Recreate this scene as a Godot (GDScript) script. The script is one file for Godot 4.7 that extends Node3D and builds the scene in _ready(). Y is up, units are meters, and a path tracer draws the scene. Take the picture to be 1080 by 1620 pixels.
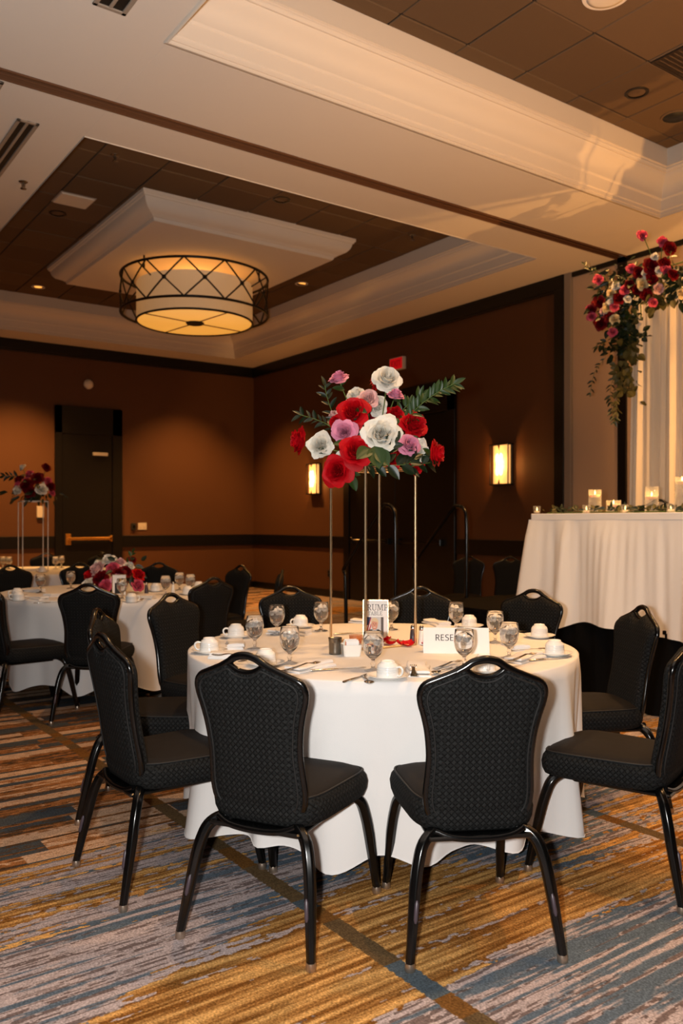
extends Node3D

# Hotel ballroom set for a wedding dinner. Room axes: +x towards the sconce wall, -z towards the wall with the door.
# The photographer stands at the origin; floor y = 0, soffit y = 4.5, coffer ceilings y = 5.06.

const SOFFIT := 4.5
const TILE_Y := 5.06
const WALL_X := 8.57
const WALL_Z := -15.07
const TOP := 0.765          # top of the table linen
const STAGE := 0.6
const WARM := Color(1.0, 0.72, 0.40)

var M := {}
var used := {}
var rng := RandomNumberGenerator.new()
var group_no := 0

# ------------------------------------------------------------------ nodes

func numbered(called: String) -> String:
	if not used.has(called):
		used[called] = 0
		return called
	used[called] += 1
	return "%s_%03d" % [called, used[called]]

func tag(o: Node, label: String, category: String, group := "", kind := "") -> Node:
	o.set_meta("label", label)
	if category: o.set_meta("category", category)
	if group: o.set_meta("group", group)
	if kind: o.set_meta("kind", kind)
	return o

func thing(called: String, label: String, category: String, at := Vector3.ZERO, turn := 0.0, group := "") -> Node3D:
	var o := Node3D.new()
	o.name = numbered(called)
	add_child(o, true)
	o.position = at
	o.rotation_degrees.y = turn
	tag(o, label, category, group)
	return o

func put(called: String, mesh: Mesh, m: Material, parent: Node = self) -> MeshInstance3D:
	var o := MeshInstance3D.new()
	o.mesh = mesh
	o.material_override = m
	if parent == self:
		o.name = numbered(called)
	else:
		var n := 0
		var nm := called
		while parent.has_node(NodePath(nm)):
			n += 1
			nm = "%s_%03d" % [called, n]
		o.name = nm
	o.cast_shadow = GeometryInstance3D.SHADOW_CASTING_SETTING_ON
	parent.add_child(o, true)
	return o

func many(called: String, k: int) -> String:
	return called if k == 0 else "%s_%03d" % [called, k]

func put_fast(called: String, k: int, mesh: Mesh, m: Material, parent: Node, xf: Transform3D) -> MeshInstance3D:
	var o := MeshInstance3D.new()
	o.mesh = mesh
	o.material_override = m
	o.name = many(called, k)
	o.transform = xf
	parent.add_child(o, true)
	return o

func struct(called: String, mesh: Mesh, m: Material, label: String, category: String) -> MeshInstance3D:
	var o := put(called, mesh, m)
	tag(o, label, category, "", "structure")
	return o

func copy(o: Node3D, label: String, at: Vector3, turn: float, group := "") -> Node3D:
	var c: Node3D = o.duplicate()
	var base := str(o.name)
	if base.length() > 4 and base.substr(base.length() - 4, 1) == "_": base = base.substr(0, base.length() - 4)
	c.name = numbered(base)
	add_child(c, true)
	c.position = at
	c.rotation_degrees.y = turn
	c.set_meta("label", label)
	if group: c.set_meta("group", group)
	return c

# ------------------------------------------------------------------ mesh building

func begin() -> SurfaceTool:
	var st := SurfaceTool.new()
	st.begin(Mesh.PRIMITIVE_TRIANGLES)
	return st

func done(st: SurfaceTool) -> ArrayMesh:
	st.generate_normals()
	st.index()
	return st.commit()

# triangles (3 points each); closed shapes are turned so that their faces look outward
func emit(st: SurfaceTool, p: PackedVector3Array, closed: bool, groups: PackedInt32Array, uv := PackedVector2Array()) -> void:
	var flip := false
	if closed:
		var o := p[0]
		var vol := 0.0
		for i in range(0, p.size(), 3):
			vol += (p[i] - o).dot((p[i + 1] - o).cross(p[i + 2] - o))
		flip = vol > 0.0
	for i in range(0, p.size(), 3):
		var g := groups[i / 3]
		st.set_smooth_group(g if g >= 0 else 0xFFFFFFFF)
		for k in ([0, 2, 1] if flip else [0, 1, 2]):
			if uv.size(): st.set_uv(uv[i + k])
			st.add_vertex(p[i + k])

# rows of points; wrap joins last to first point of a row; caps close first and last row
func grid(st: SurfaceTool, rows: Array, wrap := true, cap0 := true, cap1 := true, smooth := true, flip := false, uvs := []) -> void:
	var p := PackedVector3Array()
	var g := PackedInt32Array()
	var uv := PackedVector2Array()
	group_no += 2
	var n: int = rows[0].size()
	var side := group_no if smooth else -1
	for i in rows.size() - 1:
		var a: PackedVector3Array = rows[i]
		var b: PackedVector3Array = rows[i + 1]
		for j in (n if wrap else n - 1):
			var k := (j + 1) % n
			if flip:
				p.append_array([a[j], b[k], b[j], a[j], a[k], b[k]])
			else:
				p.append_array([a[j], b[j], b[k], a[j], b[k], a[k]])
			g.append(side)
			g.append(side)
			if uvs.size():
				if flip: uv.append_array([uvs[i][j], uvs[i + 1][k], uvs[i + 1][j], uvs[i][j], uvs[i][k], uvs[i + 1][k]])
				else: uv.append_array([uvs[i][j], uvs[i + 1][j], uvs[i + 1][k], uvs[i][j], uvs[i + 1][k], uvs[i][k]])
	if wrap:
		for c in 2:
			if (c == 0 and not cap0) or (c == 1 and not cap1): continue
			var r: PackedVector3Array = rows[0] if c == 0 else rows[rows.size() - 1]
			var mid := Vector3.ZERO
			for q in r: mid += q
			mid /= n
			for j in n:
				var k := (j + 1) % n
				if c == 0: p.append_array([mid, r[j], r[k]])
				else: p.append_array([mid, r[k], r[j]])
				g.append(group_no + 1 if not smooth else group_no + 1)
	emit(st, p, wrap and cap0 and cap1, g, uv)

# box with chamfered edges
func box(st: SurfaceTool, c: Vector3, s: Vector3, b := 0.004, basis := Basis.IDENTITY) -> void:
	var h := s / 2
	b = minf(b, minf(h.x, minf(h.y, h.z)) * 0.6)
	var rows := []
	for lv in [[-h.y, b], [-h.y + b, 0.0], [h.y - b, 0.0], [h.y, b]]:
		var x: float = h.x - lv[1]
		var z: float = h.z - lv[1]
		var r := PackedVector3Array()
		for q in [[x, z - b], [x - b, z], [-x + b, z], [-x, z - b], [-x, -z + b], [-x + b, -z], [x - b, -z], [x, -z + b]]:
			r.append(c + basis * Vector3(q[0], lv[0], q[1]))
		rows.append(r)
	grid(st, rows, true, true, true, false)

func lathe(st: SurfaceTool, prof: Array, n := 24, c := Vector3.ZERO, basis := Basis.IDENTITY, smooth := true) -> void:
	var rows := []
	for q in prof:
		var r := PackedVector3Array()
		for j in n:
			var a := TAU * j / n
			r.append(c + basis * Vector3(maxf(q[0], 0.0003) * cos(a), q[1], maxf(q[0], 0.0003) * sin(a)))
		rows.append(r)
	grid(st, rows, true, true, true, smooth)

func frame_at(pts: PackedVector3Array, i: int, up: Vector3, loop := false) -> Basis:
	var n := pts.size()
	var a := pts[(i - 1 + n) % n] if loop else pts[maxi(i - 1, 0)]
	var b := pts[(i + 1) % n] if loop else pts[mini(i + 1, n - 1)]
	var t := (b - a).normalized()
	var s := t.cross(up)
	if s.length() < 0.05: s = t.cross(Vector3(0.3, 0.5, 0.81))
	s = s.normalized()
	return Basis(s, s.cross(t).normalized(), t)

# tube through points; radius may be a number or one per point; ribs gives a fluted section; flat squashes it
func tube(st: SurfaceTool, pts: PackedVector3Array, radius, sides := 8, loop := false, up := Vector3.UP, ribs := 0.0, flat := 1.0) -> void:
	var rows := []
	for i in pts.size():
		var f := frame_at(pts, i, up, loop)
		var rad: float = radius[i] if radius is Array else radius
		var r := PackedVector3Array()
		for j in sides:
			var a := TAU * j / sides
			var q := rad * (1.0 + ribs * cos(6.0 * a))
			r.append(pts[i] + f.x * cos(a) * q + f.y * sin(a) * q * flat)
		rows.append(r)
	if loop:
		rows.append(rows[0])
		grid(st, rows, true, false, false, true)
	else:
		grid(st, rows, true, true, true, true)

func rod(st: SurfaceTool, a: Vector3, b: Vector3, r: float, sides := 8) -> void:
	tube(st, PackedVector3Array([a, b]), r, sides)

func smooth_path(ctrl: Array, steps := 6, loop := false) -> PackedVector3Array:
	var out := PackedVector3Array()
	var n := ctrl.size()
	for i in (n if loop else n - 1):
		var p0: Vector3 = ctrl[(i - 1 + n) % n] if loop else ctrl[maxi(i - 1, 0)]
		var p1: Vector3 = ctrl[i]
		var p2: Vector3 = ctrl[(i + 1) % n]
		var p3: Vector3 = ctrl[(i + 2) % n] if loop else ctrl[mini(i + 2, n - 1)]
		for k in steps:
			out.append(p1.cubic_interpolate(p2, p0, p3, float(k) / steps))
	if not loop: out.append(ctrl[n - 1])
	return out

# ring with a closed section and an open middle
func ring(st: SurfaceTool, prof: Array, n := 28) -> void:
	var rows := []
	for q in prof + [prof[0]]:
		var r := PackedVector3Array()
		for j in n: r.append(Vector3(q[0] * cos(TAU * j / n), q[1], q[0] * sin(TAU * j / n)))
		rows.append(r)
	grid(st, rows, true, false, false, false)

# profiles [inset, height] carried round a rectangle with mitred corners; inset grows towards the middle; each profile is smooth in itself
func rect_sweep(st: SurfaceTool, x0: float, x1: float, z0: float, z1: float, profs: Array, flip: bool) -> void:
	for prof in profs:
		for side in 4:
			var rows := []
			for q in prof:
				var i: float = q[0]
				var c := [Vector3(x0 + i, q[1], z0 + i), Vector3(x1 - i, q[1], z0 + i), Vector3(x1 - i, q[1], z1 - i), Vector3(x0 + i, q[1], z1 - i)]
				rows.append(PackedVector3Array([c[side], c[(side + 1) % 4]]))
			grid(st, rows, false, false, false, true, flip)

func boxes(list: Array, b := 0.004) -> ArrayMesh:
	var st := begin()
	for q in list:
		box(st, Vector3((q[0] + q[1]) / 2.0, (q[2] + q[3]) / 2.0, (q[4] + q[5]) / 2.0), Vector3(absf(q[1] - q[0]), absf(q[3] - q[2]), absf(q[5] - q[4])), b)
	return done(st)

# ------------------------------------------------------------------ materials

func mat(color: Color, rough := 0.6, metal := 0.0, spec := 0.5) -> StandardMaterial3D:
	var m := StandardMaterial3D.new()
	m.albedo_color = color
	m.roughness = rough
	m.metallic = metal
	m.metallic_specular = spec
	return m

func noise_tex(freq: float, w: int, h: int, octaves: int, sd: int) -> NoiseTexture2D:
	var n := FastNoiseLite.new()
	n.seed = sd
	n.frequency = freq
	n.fractal_octaves = octaves
	var t := NoiseTexture2D.new()
	t.width = w
	t.height = h
	t.seamless = true
	t.noise = n
	return t

func bump(m: StandardMaterial3D, t: Texture2D, depth_cm: float, scale: Vector3) -> StandardMaterial3D:
	m.heightmap_enabled = true
	m.heightmap_texture = t
	m.heightmap_scale = depth_cm
	m.uv1_triplanar = true
	m.uv1_scale = scale
	return m

func lamp_mat(color: Color, energy: float) -> StandardMaterial3D:
	var m := mat(Color(0.9, 0.85, 0.75), 0.5)
	m.emission_enabled = true
	m.emission = color
	m.emission_energy_multiplier = energy
	return m

func glass_mat(alpha := 0.06) -> StandardMaterial3D:
	var m := mat(Color(1, 1, 1, alpha), 0.02)
	m.refraction_enabled = true
	m.refraction_scale = 0.05
	m.transparency = BaseMaterial3D.TRANSPARENCY_ALPHA
	return m

# diagonal basket weave: squares of three ribs, turned by 90 degrees from square to square
func weave_images() -> Array:
	var n := 256
	var cells := 8
	var hgt := Image.create(n, n, false, Image.FORMAT_RGB8)
	var col := Image.create(n, n, false, Image.FORMAT_RGB8)
	for y in n:
		for x in n:
			var u := (x + y) / float(n) * cells
			var v := (x - y + n) / float(n) * cells
			var over := (int(floor(u)) + int(floor(v))) % 2 == 0
			var fu := u - floorf(u)
			var fv := v - floorf(v)
			var across := fv if over else fu
			var along := fu if over else fv
			var rib := absf(sin(across * PI * 3.0))
			var dome := pow(maxf(sin(along * PI), 0.0), 0.45)
			var edge := clampf(minf(minf(fu, 1.0 - fu), minf(fv, 1.0 - fv)) / 0.18, 0.0, 1.0)
			var h := (0.25 + 0.75 * dome) * (0.72 + 0.28 * rib) * (0.35 + 0.65 * edge)
			hgt.set_pixel(x, y, Color(h, h, h))
			var sp := 0.85 + 0.3 * rng.randf()
			var k := (0.10 + 0.90 * edge) * (0.78 + 0.22 * rib) * sp * (1.0 if over else 0.8)
			col.set_pixel(x, y, Color(0.155 * k, 0.159 * k, 0.160 * k))
	return [ImageTexture.create_from_image(hgt), ImageTexture.create_from_image(col)]

# ------------------------------------------------------------------ carpet print

# colour zones of the carpet's print on the floor: [x, z, reach x, reach z, gold, teal]
func carpet_zones() -> Array:
	return [
		[1.097, -2.191, 0.42, 0.17, 0.8, 0.2],
		[1.438, -2.213, 0.42, 0.17, 0.8, 0.2],
		[1.468, -1.809, 0.42, 0.17, 0.8, 0.2],
		[1.522, -2.059, 0.42, 0.17, 0.8, 0.2],
		[1.183, -2.014, 0.42, 0.17, 0.8, 0.2],
		[1.748, -2.09, 0.42, 0.17, 0.8, 0.2],
		[2.075, -2.074, 0.42, 0.17, 0.8, 0.2],
		[2.328, -2.012, 0.42, 0.17, 0.8, 0.2],
		[1.748, -2.366, 0.42, 0.17, 0.8, 0.2],
		[1.793, -1.958, 0.42, 0.17, 0.8, 0.2],
		[0.91, -2.118, 0.3, 0.1, 0.75, 0.2],
		[0.652, -2.51, 0.38, 0.14, 0.08, 0.25],
		[0.815, -2.565, 0.38, 0.14, 0.08, 0.25],
		[0.985, -2.537, 0.38, 0.14, 0.08, 0.25],
		[1.165, -2.507, 0.38, 0.14, 0.08, 0.25],
		[0.661, -2.35, 0.38, 0.14, 0.08, 0.25],
		[0.767, -2.953, 0.45, 0.13, 0.58, 0.45],
		[0.939, -2.887, 0.45, 0.13, 0.58, 0.45],
		[0.958, -3.407, 0.45, 0.13, 0.58, 0.45],
		[1.187, -3.486, 0.45, 0.13, 0.58, 0.45],
		[1.157, -2.979, 0.45, 0.13, 0.58, 0.45],
		[1.338, -2.721, 0.4, 0.13, 0.33, 0.52],
		[1.472, -2.505, 0.4, 0.13, 0.33, 0.52],
		[1.513, -2.861, 0.4, 0.13, 0.33, 0.52],
		[1.688, -2.599, 0.4, 0.13, 0.33, 0.52],
		[1.151, -2.678, 0.4, 0.13, 0.33, 0.52],
		[1.758, -2.993, 0.4, 0.13, 0.33, 0.52],
		[1.69, -1.689, 0.4, 0.14, 0.1, 0.5],
		[1.993, -1.722, 0.4, 0.14, 0.1, 0.5],
		[2.28, -1.659, 0.4, 0.14, 0.1, 0.5],
		[1.843, -1.504, 0.4, 0.14, 0.1, 0.5],
		[2.531, -1.69, 0.4, 0.14, 0.1, 0.5],
		[2.166, -1.426, 0.4, 0.14, 0.1, 0.5],
		[1.542, -1.684, 0.4, 0.14, 0.1, 0.5],
		[2.693, -2.017, 0.4, 0.14, 0.68, 0.55],
		[2.819, -1.856, 0.4, 0.14, 0.68, 0.55],
		[2.987, -2.113, 0.4, 0.14, 0.68, 0.55],
		[2.447, -2.055, 0.4, 0.14, 0.68, 0.55],
		[2.614, -2.464, 0.45, 0.16, 0.3, 0.5],
		[2.722, -2.221, 0.45, 0.16, 0.3, 0.5],
		[3.519, -2.635, 0.45, 0.16, 0.3, 0.5],
		[2.918, -2.521, 0.45, 0.16, 0.3, 0.5],
		[2.485, -2.557, 0.45, 0.16, 0.3, 0.5],
		[2.102, -2.512, 0.3, 0.12, 0.72, 0.3],
		[2.143, -2.34, 0.3, 0.12, 0.72, 0.3],
		[2.257, -2.191, 0.3, 0.12, 0.72, 0.3],
		[3.638, -2.43, 0.5, 0.2, 0.6, 0.5],
		[3.263, -2.088, 0.5, 0.2, 0.6, 0.5],
		[4.739, -3.352, 0.5, 0.2, 0.6, 0.5],
		[4.941, -3.207, 0.5, 0.2, 0.6, 0.5],
	]

func carpet_texture() -> ImageTexture:
	var w := 1600
	var h := 2048
	var lx := 5.6
	var lz := 8.2
	var lw := 112
	var lh := 164
	var zones := carpet_zones()
	var gold := Image.create(lw, lh, false, Image.FORMAT_RF)
	var teal := Image.create(lw, lh, false, Image.FORMAT_RF)
	var brick := Image.create(lw, lh, false, Image.FORMAT_RF)
	for j in lh:
		for i in lw:
			var x := (i + 0.5) / lw * lx
			var z := -(j + 0.5) / lh * lz - 0.7
			var sw := 0.25
			var g := 0.25 * 0.35
			var t := 0.25 * 0.35
			for q in zones:
				var k := exp(-(pow((x - q[0]) / q[2], 2.0) + pow((z - q[1]) / q[3], 2.0)) * 1.6)
				k = k * k * 6.0
				sw += k
				g += k * q[4]
				t += k * q[5]
			gold.set_pixel(i, j, Color(g / sw, 0, 0))
			teal.set_pixel(i, j, Color(t / sw, 0, 0))
			var b := clampf((-z - 3.4 - maxf(0.0, x - 1.61) * 1.6) / 0.7 + 0.5, 0.0, 1.0)
			brick.set_pixel(i, j, Color(b, 0, 0))
	for im in [gold, teal, brick]: im.resize(w, h, Image.INTERPOLATE_CUBIC)
	var gd := gold.get_data().to_float32_array()
	var td := teal.get_data().to_float32_array()
	var bd := brick.get_data().to_float32_array()
	# streaks are narrow noise images drawn out along x
	var streak := func(sd: int, nw: int, freq: float, nh := 2048) -> PackedByteArray:
		var n := FastNoiseLite.new()
		n.seed = sd
		n.noise_type = FastNoiseLite.TYPE_SIMPLEX_SMOOTH
		n.frequency = freq
		n.fractal_octaves = 2
		var im := n.get_image(nw, nh, false, false, true)
		im.convert(Image.FORMAT_L8)
		im.resize(w, h, Image.INTERPOLATE_CUBIC)
		return im.get_data()
	var s1: PackedByteArray = streak.call(11, 46, 0.2)
	var s2: PackedByteArray = streak.call(12, 60, 0.035)
	var s3: PackedByteArray = streak.call(13, 54, 0.08)
	var sp: PackedByteArray = streak.call(14, 500, 0.16)
	var gr: PackedByteArray = streak.call(15, 1600, 0.45)
	var out := PackedByteArray()
	out.resize(w * h * 3)
	var at := 0
	var o := 0
	rng.seed = 5
	var cell_w := PackedFloat32Array()
	var cell_t := PackedFloat32Array()
	for i in 4096: 
		cell_w.append(rng.randf())
		cell_t.append(rng.randf())
	for j in h:
		var z := -(j + 0.5) / h * lz - 0.7
		# rows of the block pattern beyond the field
		var row := int(floor(-z / 0.12))
		var fz := -z / 0.12 - row
		var shift: float = cell_w[row & 4095] * 3.0
		for i in w:
			var a := s1[at] / 255.0 - 0.5
			var b := s2[at] / 255.0 - 0.5
			var c := s3[at] / 255.0 - 0.5
			var d := sp[at] / 255.0 - 0.5
			var e := gr[at] / 255.0 - 0.5
			var x := (i + 0.5) / w * lx
			var kb := bd[at] + b * 0.3
			var r := 0.0
			var g := 0.0
			var bl := 0.0
			if kb > 0.5:
				var cx := (x + shift) / 0.62
				var ci := int(floor(cx))
				var id := (row * 57 + ci * 131) & 4095
				var v: float = cell_t[id]
				if fz < 0.2 + 0.25 * cell_w[id]: v = cell_t[(id + 7) & 4095] * 0.55
				v += a * 0.5 + d * 0.25
				if v > 0.62:
					r = 0.70; g = 0.585; bl = 0.49
				elif v > 0.38:
					r = 0.53; g = 0.36; bl = 0.22
				elif v > 0.22:
					r = 0.30; g = 0.22; bl = 0.15
				else:
					r = 0.26; g = 0.28; bl = 0.30
			else:
				var gv := gd[at] + b * 0.5 + c * 0.55 + d * 0.35
				if gv > 0.5:
					var v := 0.5 + a * 1.35 + c * 1.15 + e * 0.35
					if gv < 0.56 and d > 0.02: v -= 0.25
					v = clampf(v, 0.0, 1.0)
					r = lerpf(0.43, 0.78, v); g = lerpf(0.275, 0.60, v); bl = lerpf(0.125, 0.36, v)
				else:
					var tv := td[at] + a * 0.6 + c * 1.25 + d * 0.3 + b * 0.35
					var v := clampf((tv - 0.42) / 0.16, 0.0, 1.0)
					r = lerpf(0.66, 0.33, v); g = lerpf(0.605, 0.375, v); bl = lerpf(0.60, 0.42, v)
					if a < -0.1 and d > -0.15 and tv < 0.52:
						r *= 0.62; g *= 0.59; bl *= 0.58
			# narrow stripes that run along z, a bay apart, in blocks of olive and slate
			var xs := fposmod(x - 1.61 + 0.79, 1.58) - 0.79
			if absf(xs) < 0.034 + d * 0.01:
				var kk := (int(floor(-z / 0.11)) * 37) & 4095
				var q: float = cell_t[kk]
				if q > 0.5 and z > -2.5:
					r = 0.29; g = 0.33; bl = 0.36
				elif q > 0.2:
					r = 0.36; g = 0.29; bl = 0.20
				else:
					r = 0.42; g = 0.29; bl = 0.15
			var f := 1.0 + e * 0.62 + d * 0.18
			out[o] = clampi(int(r * f * 255.0), 0, 255)
			out[o + 1] = clampi(int(g * f * 255.0), 0, 255)
			out[o + 2] = clampi(int(bl * f * 255.0), 0, 255)
			o += 3
			at += 1
	return ImageTexture.create_from_image(Image.create_from_data(w, h, false, Image.FORMAT_RGB8, out))

func make_materials() -> void:
	rng.seed = 3
	var fine := noise_tex(0.2, 256, 256, 3, 4)
	var weave := weave_images()
	M.fabric = bump(mat(Color.WHITE, 0.85, 0.0, 0.25), weave[0], 0.3, Vector3(6.2, 6.2, 6.2))
	M.fabric.albedo_texture = weave[1]
	M.seat_fabric = bump(mat(Color(0.085, 0.072, 0.068), 0.75, 0.0, 0.3), fine, 0.05, Vector3(14, 14, 14))
	M.piping = mat(Color(0.06, 0.06, 0.062), 0.7)
	M.black = mat(Color(0.03, 0.03, 0.031), 0.2, 0.0, 0.5)
	M.black_matte = mat(Color(0.05, 0.048, 0.046), 0.7)
	M.black_cloth = bump(mat(Color(0.05, 0.048, 0.047), 0.9, 0.0, 0.2), fine, 0.05, Vector3(8, 8, 8))
	M.bumper = mat(Color(0.27, 0.23, 0.26), 0.35)
	M.glide = mat(Color(0.72, 0.66, 0.60), 0.3, 0.9)
	M.linen = bump(mat(Color(0.90, 0.89, 0.885), 0.85, 0.0, 0.2), fine, 0.03, Vector3(6, 6, 6))
	M.skirt = bump(mat(Color(0.95, 0.945, 0.94), 0.85, 0.0, 0.2), fine, 0.03, Vector3(6, 6, 6))
	M.drape = mat(Color(0.88, 0.83, 0.76), 0.8, 0.0, 0.2)
	M.drape.backlight_enabled = true
	M.drape.backlight = Color(0.16, 0.15, 0.13)
	M.china = mat(Color(0.93, 0.92, 0.90), 0.12, 0.0, 0.5)
	M.steel = mat(Color(0.78, 0.77, 0.75), 0.18, 1.0)
	M.pewter = mat(Color(0.50, 0.48, 0.45), 0.28, 1.0)
	M.gold = mat(Color(0.86, 0.74, 0.58), 0.26, 0.9)
	M.white_metal = mat(Color(0.85, 0.83, 0.80), 0.4)
	M.glass = glass_mat(0.02)
	M.pane = mat(Color(1, 1, 1, 0.05), 0.02, 0.0, 0.6)
	M.pane.transparency = BaseMaterial3D.TRANSPARENCY_ALPHA
	M.water = glass_mat(0.02)
	M.water.refraction_scale = 0.033
	M.ice = glass_mat(0.85)
	M.ice.roughness = 0.3
	M.ice.refraction_scale = 0.031
	M.frost = mat(Color(0.95, 0.95, 0.96, 0.35), 0.45)
	M.frost.transparency = BaseMaterial3D.TRANSPARENCY_ALPHA
	M.soffit = bump(mat(Color(0.80, 0.765, 0.73), 0.85, 0.0, 0.2), fine, 0.04, Vector3(3, 3, 3))
	M.molding = mat(Color(0.80, 0.76, 0.71), 0.55, 0.0, 0.35)
	for k in 3:
		M["tile%d" % k] = bump(mat([Color(0.37, 0.30, 0.23), Color(0.355, 0.285, 0.22), Color(0.385, 0.31, 0.24)][k], 0.95, 0.0, 0.1), fine, 0.12, Vector3(5, 5, 5))
	M.grid = mat(Color(0.10, 0.075, 0.06), 0.8)
	M.vinyl = bump(mat(Color(0.345, 0.225, 0.14), 0.6, 0.0, 0.3), fine, 0.06, Vector3(4, 4, 4))
	M.panel = bump(mat(Color(0.76, 0.65, 0.54), 0.6, 0.0, 0.3), fine, 0.06, Vector3(4, 4, 4))
	M.edge = mat(Color(0.55, 0.50, 0.45), 0.5)
	M.wood = mat(Color(0.05, 0.04, 0.035), 0.35, 0.0, 0.4)
	M.track = mat(Color(0.36, 0.235, 0.15), 0.5, 0.2)
	M.track_dark = mat(Color(0.10, 0.06, 0.04), 0.5)
	M.stage = bump(mat(Color(0.055, 0.05, 0.048), 0.9, 0.0, 0.2), fine, 0.1, Vector3(4, 4, 4))
	M.brass = mat(Color(0.85, 0.62, 0.30), 0.25, 0.9)
	M.plate = mat(Color(0.80, 0.76, 0.70), 0.4)
	M.bronze = mat(Color(0.06, 0.045, 0.035), 0.4, 0.3)
	M.dark_hole = mat(Color(0.02, 0.02, 0.02), 0.6)
	M.reflector = mat(Color(0.12, 0.11, 0.10), 0.12, 0.9)
	M.shade = lamp_mat(Color(1.0, 0.70, 0.40), 0.22)
	M.diffuser = lamp_mat(Color(1.0, 0.68, 0.27), 0.68)
	M.lamp = lamp_mat(Color(1.0, 0.66, 0.28), 1.6)
	M.sconce_glow = lamp_mat(Color(1.0, 0.70, 0.36), 1.0)
	M.sconce_hot = lamp_mat(Color(1.0, 0.90, 0.68), 3.2)
	M.flame = lamp_mat(Color(1.0, 0.82, 0.50), 6.0)
	M.wax = mat(Color(0.93, 0.88, 0.78), 0.5)
	M.wax.subsurf_scatter_enabled = true
	M.wax.subsurf_scatter_strength = 0.4
	M.exit_red = lamp_mat(Color(0.95, 0.05, 0.10), 0.35)
	M.exit_red.albedo_color = Color(0.7, 0.06, 0.09)
	M.exit_dark = mat(Color(0.50, 0.03, 0.05), 0.5)
	M.exit_white = mat(Color(0.82, 0.78, 0.74), 0.5)
	M.letter = mat(Color(0.93, 0.87, 0.80), 0.6)
	M.ink = mat(Color(0.10, 0.10, 0.11), 0.7)
	M.ink_grey = mat(Color(0.33, 0.34, 0.35), 0.7)
	M.paper = mat(Color(0.95, 0.94, 0.93), 0.7)
	for q in [["red", Color(0.77, 0.03, 0.085)], ["deep_red", Color(0.45, 0.015, 0.06)], ["white", Color(0.98, 0.96, 0.91)], ["cream", Color(0.95, 0.86, 0.66)], ["pink", Color(0.90, 0.58, 0.70)], ["rose_pink", Color(0.88, 0.36, 0.46)], ["blush", Color(0.95, 0.76, 0.74)]]:
		var m := mat(q[1], 0.55, 0.0, 0.3)
		m.backlight_enabled = true
		m.backlight = Color(0.25, 0.25, 0.25)
		m.vertex_color_use_as_albedo = true
		M[q[0]] = m
	M.leaf = mat(Color(0.15, 0.25, 0.085), 0.45)
	M.leaf_dark = mat(Color(0.08, 0.145, 0.065), 0.4)
	M.leaf_olive = mat(Color(0.33, 0.30, 0.12), 0.55)
	M.stem = mat(Color(0.33, 0.42, 0.16), 0.55)
	M.amber = mat(Color(0.85, 0.42, 0.10, 0.35), 0.05)
	M.amber.transparency = BaseMaterial3D.TRANSPARENCY_ALPHA
	M.carpet = mat(Color.WHITE, 0.95, 0.0, 0.1)
	M.carpet.albedo_texture = carpet_texture()
	M.sugar_blue = mat(Color(0.20, 0.32, 0.62), 0.5)
	M.sugar_pink = mat(Color(0.85, 0.45, 0.50), 0.5)
	M.sugar_yellow = mat(Color(0.88, 0.72, 0.36), 0.5)

# ------------------------------------------------------------------ chair

func back_point(x: float, y: float, off: float) -> Vector3:
	return Vector3(x, y, 0.185 + (y - 0.42) * 0.17 - 0.35 * x * x + off)

func back_outline() -> PackedVector2Array:
	var half := [[0.0, 0.405], [0.08, 0.406], [0.13, 0.414], [0.158, 0.438], [0.167, 0.49], [0.163, 0.56], [0.161, 0.62], [0.168, 0.69], [0.180, 0.745], [0.193, 0.79], [0.195, 0.822], [0.181, 0.847], [0.145, 0.863], [0.105, 0.879], [0.068, 0.894], [0.052, 0.884], [0.030, 0.872], [0.0, 0.867]]
	var ctrl := []
	for q in half: ctrl.append(Vector3(q[0], q[1], 0))
	for i in range(half.size() - 2, 0, -1): ctrl.append(Vector3(-half[i][0], half[i][1], 0))
	var out := PackedVector2Array()
	for p in smooth_path(ctrl, 3, true): out.append(Vector2(p.x, p.y))
	return out

func outline_ring(o: PackedVector2Array, k: float, off: float) -> PackedVector3Array:
	# pulled in towards a spine so that the waisted outline keeps its shape
	var r := PackedVector3Array()
	for p in o:
		var sy := clampf(p.y, 0.53, 0.74)
		var q := Vector2(p.x * k, sy + (p.y - sy) * k)
		r.append(back_point(q.x, q.y, off))
	return r

func seat_ring(k: float, y: float, crown := 0.0) -> PackedVector3Array:
	var r := PackedVector3Array()
	var n := 44
	for j in n:
		var a := TAU * j / n
		var e := 0.42
		var cx := signf(cos(a)) * pow(absf(cos(a)), e)
		var cz := signf(sin(a)) * pow(absf(sin(a)), e)
		var z := -0.025 + cz * (0.235 - k)
		var hw := lerpf(0.228, 0.195, clampf((z + 0.26) / 0.47, 0.0, 1.0))
		var x := cx * (hw - k)
		var drop := 0.012 * pow(clampf((-z - 0.15) / 0.11, 0.0, 1.0), 2.0)
		r.append(Vector3(x, y - drop + crown, z))
	return r

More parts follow.
